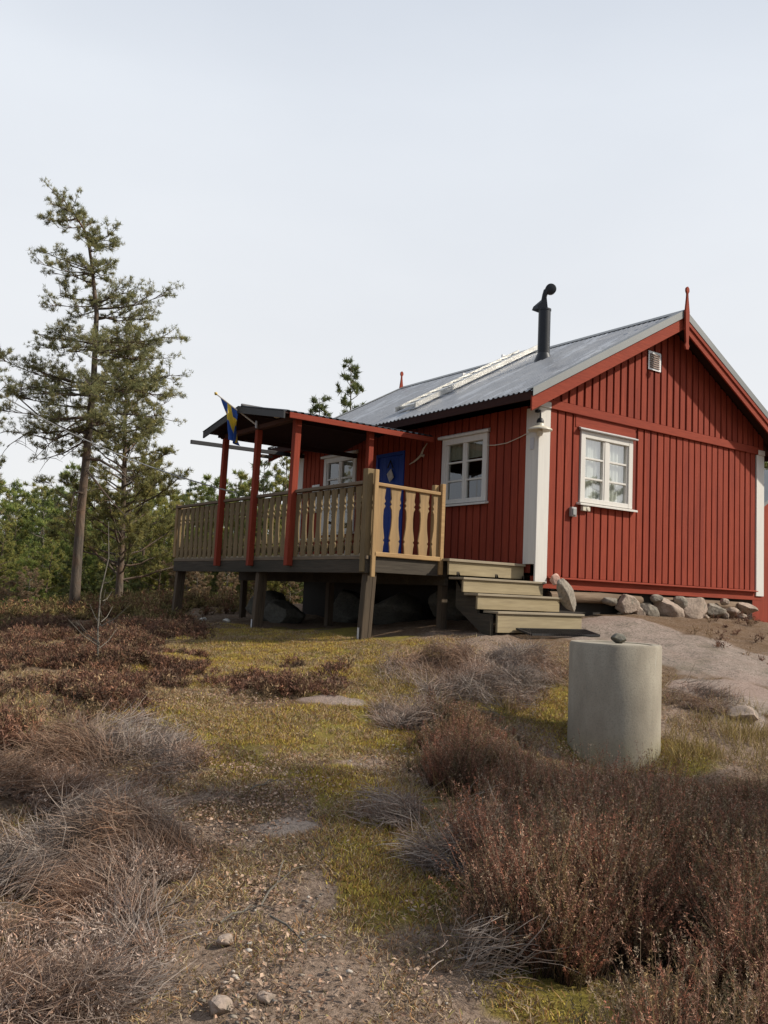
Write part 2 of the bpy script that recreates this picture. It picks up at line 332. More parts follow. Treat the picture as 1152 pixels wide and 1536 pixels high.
wall(fr_s,L,-.02,2.46,[SWN,FWN,DOOR],'side_wall',house,m_redz,2)
wall(fr_r,L,-.02,2.46,[],'side_wall',house,m_redz,3)
wall(fr_b,W,-.02,2.42,[],'gable_wall',house,m_redz,4)
for fr in (fr_g,fr_b):
    m=MB(fr); m.prism([(XA,2.42),(W,2.42),(W,rz(W,-.09)),(XR,rz(XR,-.09)),(XA,rz(XA,-.09))],-.09,.026); m.build('gable_backing',m_redback,house)
    m=MB(fr); rnd=random.Random(5); u=.06
    while u<W-.1:
        wd=.122; t=.048+rnd.uniform(-.002,.004); pts=[(u,2.55),(u+wd,2.55),(u+wd,rz(u+wd,-.09))]+([(XR,rz(XR,-.09))] if u<XR<u+wd else [])+[(u,rz(u,-.09))]
        m.prism(pts,.0265,t); u+=.165+rnd.uniform(-.006,.006)
    m.build('gable_siding',m_redz,house,bevel=.004)
    m=MB(fr); m.box(XA+.04,W-.04,.027,.062,2.415,2.545); m.build('frieze_board',m_redx,house,bevel=.005)
    m=MB(fr); m.box(XA,W,-.10,.012,-.19,-.022); m.build('base_board',m_redx,house,bevel=.004)
    m=MB(fr); m.hexa([(.03,.024,-.03),(W-.20,.024,-.03),(W-.20,.075,-.045),(.03,.075,-.045)],[(.03,.024,-.018),(W-.20,.024,-.018),(W-.20,.075,-.033),(.03,.075,-.033)]); m.build('drip_board',m_redx,house)
# corner boards: a wider one on each face
for (sx,x) in ((-1,XA),(1,W)):
    for (sy,y,lab) in ((-1,0,0),(1,L,0)):
        c_=thing('corner_board',(x,y,0),None,None); c_.parent=house; c_.matrix_parent_inverse=Matrix.Translation(-wl(house)); 
        COL.objects.unlink(c_); bpy.data.objects.remove(c_)
        m=MB(); a,b_=(x-.036,x+.20) if sx<0 else (x-.20,x+.036)
        zt=2.41; zb=-.12
        y0,y1=(y-.036,y-.0265+.02) if sy<0 else (y+.0065,y+.036)
        m.box(a,b_,y0,y1,zb,2.412)
        y0,y1=(y-.006,y+.22) if sy<0 else (y-.22,y+.006)
        x0,x1=(x-.0355,x-.006) if sx<0 else (x+.006,x+.0355)
        m.box(x0,x1,y0+ (0.0005 if sy<0 else 0),y1,.145 if sx<0 and sy<0 else zb,2.412)
        if sy<0: m.box(a+.004,b_-.02,y-.064,y-.0365,2.413,2.50)
        m.build('corner_board',m_white,house,bevel=.004)
# roof
def slope(side,name):
    m=MB(); xe=-.70 if side<0 else 6.01; ya,yb=-.39,L+.36; np_=[]
    y=ya; prof=[]
    p=.105
    while y<yb:
        for dy,h in ((0,0),(.045,0),(.06,.02),(.09,.02)): 
            if y+dy<yb: prof.append((y+dy,h))
        y+=p
    prof.append((yb,0)); rows=[xe,xe+(XR-xe)*.33,xe+(XR-xe)*.66,XR]
    vs=[];fs=[];n=len(prof)
    for k,xx in enumerate(rows):
        for yy,h in prof: vs.append((xx,yy,rz(xx)+h*.9+(.004 if k%2 else 0)))
    for r in range(3):
        for i in range(n-1): fs.append((r*n+i,r*n+i+1,(r+1)*n+i+1,(r+1)*n+i))
    o=len(vs); 
    for yy,h in prof: vs.append((xe,yy,rz(xe)+h*.9-.006))
    for yy,h in prof: vs.append((XR,yy,rz(XR)-.006))
    for i in range(n-1): fs.append((i,i+1,o+i+1,o+i)); fs.append((o+i,o+i+1,o+n+i+1,o+n+i))
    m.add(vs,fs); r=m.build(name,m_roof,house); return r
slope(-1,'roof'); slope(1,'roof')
for s in (-1,1):
    xe=-.66 if s<0 else 5.97
    m=MB(); m.hexa([(xe,-.35,rz(xe,-.045)),(XR,-.35,rz(XR,-.045)),(XR,L+.32,rz(XR,-.045)),(xe,L+.32,rz(xe,-.045))][::1],[(xe,-.35,rz(xe,-.012)),(XR,-.35,rz(XR,-.012)),(XR,L+.32,rz(XR,-.012)),(xe,L+.32,rz(xe,-.012))])
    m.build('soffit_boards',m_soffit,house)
    m=MB(); 
    a,b_=(-.69,-.662) if s<0 else (5.972,6.0)
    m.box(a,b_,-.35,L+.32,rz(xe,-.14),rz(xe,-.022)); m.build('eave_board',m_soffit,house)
    # rafter tails
    for k in range(9):
        m=MB(); yy=.05+k*(L-.1)/8; a,b_=(xe+.02,XA-.036) if s<0 else (W+.036,xe-.02)
        m.hexa([(a,yy-.03,rz(a,-.13)),(b_,yy-.03,rz(b_,-.16)),(b_,yy+.03,rz(b_,-.16)),(a,yy+.03,rz(a,-.13))],[(a,yy-.03,rz(a,-.047)),(b_,yy-.03,rz(b_,-.047)),(b_,yy+.03,rz(b_,-.047)),(a,yy+.03,rz(a,-.047))])
        m.build('rafter_tail',m_soffit,house)
    for fr,sg in ((fr_g,1),(fr_b,1)):
        e=.38; m=MB(fr); A=-.71 if s<0 else 6.02
        m.prism([(A,rz(A,-.285)),(XR-s*-.0,rz(XR,-.285)),(XR,rz(XR,-.075)),(A,rz(A,-.075))],.351,e-.002); m.build('barge_board',m_redx,house,bevel=.004)
        m=MB(fr); m.prism([(A,rz(A,-.16)),(XR,rz(XR,-.16)),(XR,rz(XR,-.045)),(A,rz(A,-.045))],e-.001,e+.02); m.build('barge_board',m_redx,house,bevel=.004) if fr is fr_g and s>0 else None
        m=MB(fr); m.prism([(A-s*-.01,rz(A,-.085)),(XR,rz(XR,-.085)),(XR,rz(XR,.035)),(A-s*-.01,rz(A,.035))],e+.0215,e+.028)
        m.prism([(A,rz(A,.029)),(XR,rz(XR,.029)),(XR,rz(XR,.036)),(A,rz(A,.036))],e-.11,e+.0285); m.build('verge_flashing',m_flash,house)
m=MB(); 
for s in (-1,1):
    x1=XR+s*.16; m.hexa([(XR,-.40,ZR+.035),(x1,-.40,rz(x1,.028)),(x1,L+.37,rz(x1,.028)),(XR,L+.37,ZR+.035)],[(XR,-.40,ZR+.042),(x1,-.40,rz(x1,.034)),(x1,L+.37,rz(x1,.034)),(XR,L+.37,ZR+.042)])
m.build('ridge_cap',m_flash,house)
for fr in (fr_g,fr_b):
    m=MB(fr); h=[(-.055,3.80),(-.03,3.74),(.03,3.74),(.055,3.80),(.032,3.85),(.045,4.10),(.052,4.36),(.035,4.48),(.018,4.60),(.014,4.66),(.040,4.70),(.036,4.75),(0,4.78)]
    out=[(XR+a,z) for a,z in h]+[(XR-a,z) for a,z in h[-2:3:-1]]+[(XR-.032,3.85)]
    out=[(XR+a,z) for a,z in h[1:]]+[(XR-a,z) for a,z in h[-2:2:-1]]+[(XR-.055,3.80)]
    m.prism(out,.412,.445); m.build('finial',m_redz,house,bevel=.004)
# vent grille
m=MB(fr_g); m.box(2.17,2.49,.052,.068,3.40,3.71); v=m.build('vent_grille',m_galv,house,bevel=.003)
m=MB(fr_g)
for k in range(7): z=3.445+k*.035; m.hexa([(2.21,.069,z),(2.45,.069,z),(2.45,.069,z+.016),(2.21,.069,z+.016)],[(2.21,.082,z-.010),(2.45,.082,z-.010),(2.45,.082,z-.004),(2.21,.082,z-.004)])
m.build('grille_slats',plain('rust_grey',(.24,.17,.14),.8,0,.4,20),v)
# windows
def window(fr,u0,u1,z0,z1,rows,glass,curtain,cmat,colsplit=True,mull=.055):
    root=thing('window',fr((u0+u1)/2,0,z0),None,None); root.parent=house; root.matrix_parent_inverse=Matrix.Translation(-wl(house))
    root.location=fr((u0+u1)/2,0,z0)
    fwd=.095; m=MB(fr)
    m.box(u0,u0+fwd,-.08,.045,z0,z1); m.box(u1-fwd,u1,-.08,.045,z0,z1); m.box(u0+fwd,u1-fwd,-.08,.043,z1-.10,z1); m.box(u0+fwd,u1-fwd,-.08,.043,z0,z0+.07)
    m.build('frame',m_white,root,bevel=.004)
    a,b_,c_,d_=u0+fwd,u1-fwd,z0+.07,z1-.10; m=MB(fr); um=(a+b_)/2
    m.box(um-mull/2,um+mull/2,-.03,.03,c_,d_)
    for k in range(1,rows):
        z=c_+(d_-c_)*k/rows
        m.box(a,um-mull/2,-.025,.018,z-.014,z+.014); m.box(um+mull/2,b_,-.025,.018,z-.014,z+.014)
    for p,q in ((a,um-mull/2),(um+mull/2,b_)):
        m.box(p,p+.03,-.028,.022,c_,d_); m.box(q-.03,q,-.028,.022,c_,d_)
    m.build('sash_bars',m_white,root,bevel=.003)
    m=MB(fr); m.box(a,b_,-.012,-.009,c_,d_); m.build('pane',glass,root)
    m=MB(fr); m.hexa([(u0-.05,.0,z0-.035),(u1+.07,.0,z0-.035),(u1+.07,.10,z0-.05),(u0-.05,.10,z0-.05)],[(u0-.05,.0,z0),(u1+.07,.0,z0),(u1+.07,.10,z0-.02),(u0-.05,.10,z0-.02)]); m.build('sill',m_white,root,bevel=.004)
    # header moulding
    m=MB(fr); hh=.05 if fr is fr_s else .03
    m.hexa([(u0-.05,.03,z1+.001),(u1+.05,.03,z1+.001),(u1+.07,.09,z1+.001),(u0-.07,.09,z1+.001)],[(u0-.05,.03,z1+hh+.02),(u1+.05,.03,z1+hh+.02),(u1+.07,.095,z1+hh-.01),(u0-.07,.095,z1+hh-.01)]); m.build('header',m_white if fr is fr_s else m_galv,root,bevel=.004)
    # curtain with soft folds
    rndc=random.Random(int(u0*100)); 
    for (p,q,zb_,zt_) in curtain:
        n=60; vs=[];fs=[]
        for i in range(n+1):
            u=p+(q-p)*i/n; nn=-.065+.012*math.sin(i*.9)+.01*math.sin(i*2.3+1)
            vs+= [(u,nn,zb_),(u,nn+.01,(zb_+zt_)/2),(u,nn,zt_)]
        for i in range(n): o=i*3; fs+=[(o,o+3,o+4,o+1),(o+1,o+4,o+5,o+2)]
        m=MB(fr); m.add(vs,fs); m.build('curtain',cmat,root,smooth=True)
    return root
window(fr_g,*GW,3,m_pane,[(GW[0]-.05,GW[1]+.05,GW[2]-.05,GW[3]+.05)],m_curt,mull=.09)
window(fr_s,*SWN,3,m_pane2,[(SWN[0],SWN[1],1.83,2.2)],m_curt2,mull=.04)
window(fr_s,*FWN,4,m_pane2,[(FWN[0],5.3,.9,2.2),(5.75,FWN[1],.9,2.2)],m_curt2,mull=.05)
# red header panel over the gable window
m=MB(fr_g); m.box(.56,1.93,.0225,.028,2.235,2.415); m.build('header_panel',m_redx,house)
# blue door
d=thing('door',(0,3.6,.15),None,None); d.parent=house; d.matrix_parent_inverse=Matrix.Translation(-wl(house)); d.location=(0,3.6,.15)
m=MB(fr_s); m.box(DOOR[0]+.06,DOOR[1]-.06,-.05,-.01,.17,2.06)
for k in range(6): u=DOOR[0]+.065+k*.12; m.box(u,u+.115,-.0095,.004,.19,2.05)
m.build('door_leaf',m_blue,d,bevel=.003)
m=MB(fr_s); m.box(DOOR[0],DOOR[0]+.06,-.08,.03,.15,2.12); m.box(DOOR[1]-.06,DOOR[1],-.08,.03,.15,2.12); m.box(DOOR[0]+.06,DOOR[1]-.06,-.08,.03,2.06,2.12); m.build('door_frame',m_blue,d,bevel=.004)
m=MB(fr_s); m.tube([(3.30,.0,1.1),(3.30,.06,1.1),(3.40,.06,1.1)],.009); m.build('door_handle',m_galv,d,smooth=True)
# sockets
m=MB(fr_g); m.box(.455,.56,.03,.085,.88,1.02); m.box(.47,.545,.0855,.10,.90,1.0); m.build('socket_box',m_grey,house,bevel=.008)
m=MB(fr_g); m.box(.70,.86,.03,.08,.985,1.065); m.tube([(.80,.08,1.02),(.80,.092,1.02)],.027,12); m.build('outdoor_socket',m_cream,house,bevel=.008)
m=MB(fr_s); m.box(.05,.125,.036,.046,1.80,1.97); m.build('door_number_plate',plain('pale_enamel',(.5,.5,.53),.4,0,.2),house,bevel=.003)
# chimney
ch=thing('chimney',(1.66,1.76,3.82),None,None); ch.parent=house; ch.matrix_parent_inverse=Matrix.Translation(-wl(house)); ch.location=(1.66,1.76,3.82)
m=MB(); m.lathe((1.66,1.76,3.72),[(.106,0),(.106,.95),(.114,.955),(.114,.985),(.095,.99),(0.001,.985)],24); m.lathe((1.66,1.76,3.74),[(.19,-.02),(.13,.12),(.108,.17)],24); m.build('flue_pipe',m_pipe,ch,smooth=True)
def cw(px,py): return tuple(at(px,py,(np.array([1.66,1.76,4.9])-CAM)@CF))
m=MB(); q=[cw(803,463),cw(806,457)];
m.hexa([Vector(cw(802,464))+Vector((0,-.07,0)),Vector(cw(818,470))+Vector((0,-.07,0)),Vector(cw(818,470))+Vector((0,.07,0)),Vector(cw(802,464))+Vector((0,.07,0))],
       [Vector(cw(803,459))+Vector((0,-.05,0)),Vector(cw(817,447))+Vector((0,-.05,0)),Vector(cw(817,447))+Vector((0,.05,0)),Vector(cw(803,459))+Vector((0,.05,0))])
m.tube([cw(813,460),cw(815,452),cw(817,443),cw(819,437),cw(823,433)],[.045,.042,.045,.05,.04],10); m.build('cowl_arm',m_pipe,ch,smooth=True)
m=MB(); c0=Vector(cw(826,434)); vv=(Vector(CF)*.03)
m.tube([c0-vv*1.5,c0-vv*1.2,c0+vv*1.2,c0+vv*1.5],[.07,.095,.095,.07],20); m.build('cowl_disc',m_pipe,ch,smooth=True)
# roof ladder, widened to stand in for a bright band of glare too
ld=thing('roof_ladder',(1.2,3.1,3.5),None,None); ld.parent=house; ld.matrix_parent_inverse=Matrix.Translation(-wl(house)); ld.location=(1.2,3.1,3.5)
m=MB()
for yy in (2.84,3.38): m.hexa([(-.28,yy-.02,rz(-.28,.06)),(2.62,yy-.02,rz(2.62,.06)),(2.62,yy+.02,rz(2.62,.06)),(-.28,yy+.02,rz(-.28,.06))],[(-.28,yy-.02,rz(-.28,.15)),(2.62,yy-.02,rz(2.62,.15)),(2.62,yy+.02,rz(2.62,.15)),(-.28,yy+.02,rz(-.28,.15))])
m.build('side_rail',m_alu,ld)
m=MB()
for k in range(12):
    x=-.22+k*.24; m.hexa([(x,2.861,rz(x,.085)),(x+.13,2.861,rz(x+.13,.085)),(x+.13,3.359,rz(x+.13,.085)),(x,3.359,rz(x,.085))],[(x,2.861,rz(x,.12)),(x+.13,2.861,rz(x+.13,.12)),(x+.13,3.359,rz(x+.13,.12)),(x,3.359,rz(x,.12))])
m.build('rungs',m_alu,ld)
for x in (1.45,2.45): m=MB(); m.box(x,x+.05,3.32,3.62,rz(x,.05),rz(x,.13)); m.box(x-.03,x+.18,3.615,3.65,rz(x,.03),rz(x,.16)); m.build('bracket',m_galv,ld)
# foundation log under the gable
m=MB(); m.tube([(.15,.05,-.30),(1.2,.03,-.29),(2.2,.05,-.305)],[.08,.085,.08],10); m.tube([(2.65,.05,-.30),(3.8,.03,-.315),(5.0,.05,-.31)],[.085,.09,.075],10); m.build('sill_log',m_log,house,smooth=True)
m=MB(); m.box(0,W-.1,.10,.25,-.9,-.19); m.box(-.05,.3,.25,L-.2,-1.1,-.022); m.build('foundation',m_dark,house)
m=MB(); m.box(XA,W,.0,L,-.021,.02); m.build('floor_slab',m_darkx,house)
# ================================================================== VERANDA
DX=-2.80; Y0=.40; Y1=6.65; ZD=.14
ver=thing('veranda',(-1.4,3.4,-1),'weathered raised veranda on posts with sawn baluster railing and dark gabled porch roof','veranda')
m=MB(); y=Y0
rnd=random.Random(3)
while y<Y1-.05:
    m.box(DX-.03,-.218,y,y+.112,ZD-.03,ZD+rnd.uniform(-.002,.002)); y+=.12
m.box(-1.62,-.218,.20,.395,ZD-.03,ZD+.001)
m.build('deck_boards',m_tread,ver,bevel=.003)
m=MB(); m.box(DX-.045,DX-.005,Y0-.04,Y1+.02,ZD-.075,ZD-.031); m.build('edge_strip',m_raily,ver,bevel=.004)
m=MB(); m.box(DX-.04,DX+.01,Y0-.02,Y1,ZD-.255,ZD-.077); m.build('front_beam',m_darky,ver,bevel=.005)
m=MB(); m.box(DX+.012,-1.50,Y0-.035,Y0+.012,ZD-.24,ZD-.031); m.build('side_beam',m_darkx,ver,bevel=.005)
m=MB()
for k in range(9): yy=Y0+.4+k*.74; m.box(DX+.012,-.04,yy,yy+.05,ZD-.20,ZD-.031)
m.box(-1.5,-1.44,Y0,Y1,ZD-.36,ZD-.201)
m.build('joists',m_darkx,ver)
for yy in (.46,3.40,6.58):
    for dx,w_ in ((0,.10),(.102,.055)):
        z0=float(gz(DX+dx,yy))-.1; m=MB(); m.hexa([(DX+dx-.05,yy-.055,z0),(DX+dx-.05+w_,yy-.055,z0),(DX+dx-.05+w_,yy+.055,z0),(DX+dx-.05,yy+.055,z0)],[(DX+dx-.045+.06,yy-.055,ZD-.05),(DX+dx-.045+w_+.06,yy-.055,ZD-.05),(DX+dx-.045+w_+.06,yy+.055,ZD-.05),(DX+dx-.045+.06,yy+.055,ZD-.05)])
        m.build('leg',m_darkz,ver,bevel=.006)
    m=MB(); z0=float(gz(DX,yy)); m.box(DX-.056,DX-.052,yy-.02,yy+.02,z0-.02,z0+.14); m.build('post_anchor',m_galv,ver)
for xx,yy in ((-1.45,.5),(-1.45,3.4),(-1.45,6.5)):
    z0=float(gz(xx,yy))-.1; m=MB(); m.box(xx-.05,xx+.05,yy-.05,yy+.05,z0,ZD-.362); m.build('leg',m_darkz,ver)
# railing balusters (sawn profile)
def bal_outline(h,wd):
    pr=[(0,.36),(.10,.40),(.16,.46),(.19,.36),(.22,.46),(.27,.42),(.40,.32),(.55,.29),(.66,.33),(.71,.46),(.745,.34),(.78,.46),(.83,.36),(.92,.42),(1,.46)]
    return [(x*wd,t*h) for t,x in pr]+[(-x*wd,t*h) for t,x in pr[::-1]]
def baluster(u,fr,z0,h,mat,wd=.135):
    key=(fr is fr_front,)
    m=MB(fr); m.prism([(u+a,z0+z) for a,z in bal_outline(h,wd)],0,.022); return m
def fr_front(u,n,z): return (DX-.012-n,u,z)
def fr_short(u,n,z): return (u,Y0-.012-n,z)
base=baluster(0,fr_front,ZD-.02,.90,m_railshade,.165).build('baluster',m_railshade,ver,bevel=.002)
k=0; y=Y0+.22; first=True
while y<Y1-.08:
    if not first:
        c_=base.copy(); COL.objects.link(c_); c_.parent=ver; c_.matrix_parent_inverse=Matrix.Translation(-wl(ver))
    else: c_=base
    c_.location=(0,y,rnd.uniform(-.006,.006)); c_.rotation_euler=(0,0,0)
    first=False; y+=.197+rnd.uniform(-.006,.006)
sb=baluster(0,fr_short,ZD+.02,.86,m_railz,.185).build('baluster',m_railz,ver,bevel=.002)
for i,x in enumerate((-2.66,-2.41,-2.17,-1.93,-1.70)):
    c_=sb if i==0 else sb.copy()
    if i: COL.objects.link(c_); c_.parent=ver; c_.matrix_parent_inverse=Matrix.Translation(-wl(ver))
    c_.location=(x,0,0)
for s_,e_ in (((DX-.015,Y0+.1,1.065),(DX-.015,Y1+.02,1.075)),):
    m=MB(); m.beam(s_,e_,.09,.045); m.build('top_rail',m_raily,ver,bevel=.005)
m=MB(); m.beam((DX+.02,Y0+.1,1.0),(DX+.02,Y1,1.0),.03,.07); m.beam((DX+.02,Y0+.1,.22),(DX+.02,Y1,.22),.03,.07); m.build('back_rail',m_raily,ver)
m=MB(); m.beam((DX+.05,Y0-.03,1.045),(-1.60,Y0-.03,1.02),.06,.045); m.build('top_rail',m_railx,ver,bevel=.008)
m=MB(); m.beam((DX+.05,Y0-.055,.135),(-1.64,Y0-.055,.13),.04,.06); m.build('bottom_rail',m_railx,ver,bevel=.008)
m=MB(); m.box(DX-.06,DX+.05,Y0-.005,Y0+.10,-.10,1.24); m.build('corner_post',m_railshade,ver,bevel=.006)
m=MB(); m.box(DX+.015,DX+.075,Y0-.075,Y0-.04,-.16,1.23); m.build('corner_batten',m_railz,ver,bevel=.005)
m=MB(); m.box(-1.66,-1.60,Y0-.075,Y0-.02,-.08,1.16); m.build('end_post',m_railx,ver,bevel=.005); 
m=MB(); m.box(-1.74,-1.665,Y0-.01,Y0+.06,ZD,1.14); m.build('end_post',m_railz,ver,bevel=.005)
m=MB(); m.box(DX-.05,DX+.05,Y1-.05,Y1+.05,ZD,1.12); m.build('corner_post',m_railz,ver,bevel=.006)
m=MB(); m.beam((DX+.05,Y1,1.06),(-.04,Y1,1.06),.05,.05); m.build('top_rail',m_raily,ver)
# porch posts
for (x,y,zt,zb,r) in ((-2.86,2.29,2.13,-.02,.05),(-2.86,3.50,2.13,-.02,.045),(-2.86,4.68,2.13,-.02,.045),(-1.54,2.30,2.15,ZD,.045)):
    m=MB(); ln=.0 if x>-2 else .03
    m.hexa([(x-r-ln,y-r+.01,zb),(x+r-ln,y-r+.01,zb),(x+r-ln,y+r+.01,zb),(x-r-ln,y+r+.01,zb)],[(x-r,y-r,zt),(x+r,y-r,zt),(x+r,y+r,zt),(x-r,y+r,zt)]); m.build('porch_post',m_redz,ver,bevel=.006)
m=MB(); m.box(-2.905,-2.815,2.18,4.80,2.131,2.20); m.build('tie_beam',m_browny,ver,bevel=.004)
m=MB(); m.box(-3.12,-.45,2.25,2.30,2.151,2.225); m.box(-3.0,-.2,4.66,4.71,2.131,2.21); m.box(-2.90,-.45,3.57,3.63,2.36,2.42); m.build('purlin',m_soffit,ver)
# porch roof, ridge along X at y=3.52
YR=3.60; ZP=2.47
def pz(y,off=0): return ZP-.19*abs(y-YR)+off
for s,ye in ((-1,2.12),(1,4.90)):
    prof=[]; x=-3.20
    while x<-.42:
        for dx,h in ((0,0),(.05,.0),(.065,.018),(.105,.018)):
            if x+dx<-.42: prof.append((x+dx,h))
        x+=.12
    prof.append((-.42,0)); n=len(prof); vs=[];fs=[]
    for yy in (ye,YR):
        for xx,h in prof: vs.append((xx,yy,pz(yy)+h+.012))
    for yy in (ye,YR):
        for xx,h in prof: vs.append((xx,yy,pz(yy)+h+.005))
    for i in range(n-1): fs+=[(i,i+1,n+i+1,n+i),(2*n+i,2*n+i+1,3*n+i+1,3*n+i),(i,i+1,2*n+i+1,2*n+i)]
    m=MB(); m.add(vs,fs); m.build('porch_roof',plain('dark_sheet_metal',(.05,.05,.055),.45,.6,.3,3),ver)
    yi=ye+.02*(-s)
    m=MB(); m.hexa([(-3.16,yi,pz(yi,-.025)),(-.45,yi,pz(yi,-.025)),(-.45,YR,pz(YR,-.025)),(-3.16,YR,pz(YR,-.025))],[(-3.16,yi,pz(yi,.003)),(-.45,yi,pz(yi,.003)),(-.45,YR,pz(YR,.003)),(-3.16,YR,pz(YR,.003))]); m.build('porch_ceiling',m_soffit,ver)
    m=MB(lambda u,n,z:(-3.165-n,u,z)); m.prism([(ye,pz(ye,-.10)),(YR,pz(YR,-.10)),(YR,pz(YR,.004)),(ye,pz(ye,.004))],0,.025); m.build('verge_board',m_black,ver)
m=MB(); m.box(-3.10,-.44,2.095,2.122,pz(2.12,-.085),pz(2.12,-.004)); m.build('fascia',m_redx,ver,bevel=.003)
m=MB(); m.box(-3.03,-2.80,2.16,2.19,2.12,2.16); m.build('white_batten',m_white,ver)
m=MB(); m.tube([(-3.14,YR,ZP+.03),(-.42,YR,ZP+.035)],.03,8); m.build('ridge_roll',m_black,ver)
# plank reaching out from the far end of the cabin
m=MB(); m.beam((-2.67,6.62,2.33),(-.04,6.62,2.36),.05,.075); m.build('far_plank',m_black,ver,bevel=.004)
m=MB(); m.beam((-.95,7.1,2.33),(-.70,7.1,2.335),.16,.05); m.build('far_plank',m_darkx,house)
# ================================================================== STAIRS
st=thing('stairs',(-.6,0,-.75),'four pale wooden steps leading up to the veranda beside the cabin corner','stairs')
SR=[(.18,-1.62,-.225,.135,-.075),(-.105,-1.60,-.12,-.105,-.30),(-.36,-1.57,-.05,-.31,-.515),(-.62,-1.45,.12,-.53,-.76)]
for i,(y,xa,xb,zt,zb) in enumerate(SR):
    if i==3: zb=-.80
    m=MB(); m.box(xa,xb,y,y+.035,zb,zt-.032); m.build('riser',m_stair,st,bevel=.004)
    m=MB(); yb=y+.29; 
    if i==0: m.box(xa-.02,-.219,y-.03,y+.019,zt-.03,zt+.006)
    else: m.box(xa-.02,xb+.03,y-.025,(SR[i-1][0]-.001 if i>1 else -.066),zt-.03,zt); (m.box(xa-.02,-.228,-.066,.178,zt-.03,zt) if i==1 else None)
    m.build('tread',m_tread,st,bevel=.005)
m=MB()
for x in (-1.40,-.65): m.prism([(0,0)]*0 or [(.37,-.10),(.37,-.42),(-.34,-.86),(-.34,-.60),(-.08,-.58),(-.08,-.36),(.19,-.34),(.19,-.14)],0,.045) if False else None
def fr_st(x0): return lambda u,n,z:(x0+n,u,z)
for x0 in (-1.52,-.82,-.30):
    m=MB(lambda u,n,z,x0=x0:(x0+n,u-.225,z)); m.prism([(.36,-.03),(.36,-.50),(-.34,-.92),(-.34,-.575),(-.075,-.57),(-.075,-.35),(.19,-.34),(.19,-.14),(.365,-.13)],0,.045); m.build('stringer',m_darky,st)
# doormat / boot scraper grate
mp=G(826,945)
gt=thing('doormat',(-.55,-.62,float(gz(-.55,-.62))),'dark ribbed grate mat lying on the rock below the bottom step','doormat')
mx0,mx1,my0,my1=-1.15,.14,-1.0,-.66
_mz=max(float(gz(a,b)) for a in (-1.1,-.8,-.5,-.2,.1) for b in (-.95,-.8))+.012
zs=lambda x,y: _mz+.22*max(0,y-my0-.08)
m=MB()
for i in range(30):
    x=mx0+.02+i*(mx1-mx0-.04)/29; 
    m.beam((x,my0+.02+.08*abs(i-15)/15,zs(x,my0)),(x,my1,zs(x,my1)),.012,.02)
m.build('slats',m_black,gt)
m=MB(); 
for a,b_ in (((mx0,my0+.08),(mx1,my0+.08)),((mx1,my0+.08),(mx1,my1)),((mx1,my1),(mx0,my1)),((mx0,my1),(mx0,my0+.08))): m.beam((*a,zs(*a)),(*b_,zs(*b_)),.03,.025)
m.build('rim',m_black,gt)
# ================================================================== small things on the cabin
# corner lamp
lp=at(812,650,12.62); lx,ly,lz=-.30,-.14,2.04
lamp=thing('wall_lamp',(lx,ly,lz),'old outdoor lamp with wide cream shade hanging at the white cabin corner','lamp')
m=MB(); m.lathe((lx,ly,lz),[(.02,.13),(.035,.11),(.05,.09),(.062,.06),(.10,.05),(.172,.012),(.176,-.005),(.168,-.006),(.10,.03),(.05,.04),(.001,.045)],24); m.build('shade',m_cream,lamp,smooth=True)
m=MB(); m.lathe((lx,ly,lz),[(.001,.25),(.012,.25),(.014,.18),(.035,.165),(.05,.14),(.052,.11),(.03,.10)],16); m.tube([(lx,ly,lz+.24),(lx+.05,ly+.05,lz+.30),(lx+.11,ly+.11,lz+.30)],.009,6); m.build('lamp_cap',m_black,lamp,smooth=True)
m=MB(); m.lathe((lx,ly,lz),[(.03,.03),(.04,.0),(.045,-.05),(.03,-.08),(.001,-.09)],14); m.build('bulb_glass',m_cream,lamp,smooth=True)
m=MB(); m.box(-.27,-.217,-.06,-.0,lz+.28,lz+.32) ; m.build('bracket',m_black,lamp)
# antler
an=MB(lambda u,n,z:fr_s(u-.19,n,z-.03)); y0_=2.78
an.tube([(2.74,.03,2.20),(2.76,.09,2.10),(2.80,.10,2.00),(2.90,.09,1.95),(3.02,.08,1.91),(3.12,.10,1.87)],[.006,.014,.02,.018,.014,.006],8)
an.tube([(2.80,.10,2.0),(2.72,.13,1.97),(2.66,.14,1.98)],[.018,.012,.004],8); an.tube([(2.83,.03,2.0),(2.83,.09,2.0)],[.03,.02],8)
tag(an.build('antler',m_bone,None,smooth=True),'pale curved antler hung on the red wall beside the window','antler')
# plaque with picture by the door
m=MB(lambda u,n,z:(XA-n,u-.21,z-.03)); m.prism([(3.66,1.70),(3.78,1.62),(3.87,1.77),(3.75,1.86)],.03,.042); o=m.build('door_plaque',plain('pale_plaque',(.5,.48,.45),.5,0,.6,14),None,bevel=.003); tag(o,'small pale tilted plaque hung on the blue door','plaque')
m=MB(lambda u,n,z:fr_s(u-.21,n,z-.03)); m.tube([(3.68,.045,1.86),(3.765,.045,2.0),(3.84,.045,1.88)],.012,6); m.build('hanging_loop',m_black,o)
# string of cable across the side wall
m=MB(fr_s); m.tube([(1.04,.05,1.96),(.85,.05,1.945),(.6,.05,1.95),(.35,.05,2.0),(.1,.055,2.06)],.006,5); tag(m.build('wall_cable',m_cream),'thin sagging cable from the white framed window to the corner lamp','cable')
# cable off far left
m=MB(); A=Vector(at(-30,572,16)); B=Vector((DX,4.3,1.19)); pts=[]
for i in range(17): t=i/16; p=A.lerp(B,t); p.z-=.22*4*t*(1-t); pts.append(p)
m.tube(pts,.011,5); tag(m.build('overhead_cable',m_grey),'thin grey cable strung from the left past the tall pine to the railing','cable')
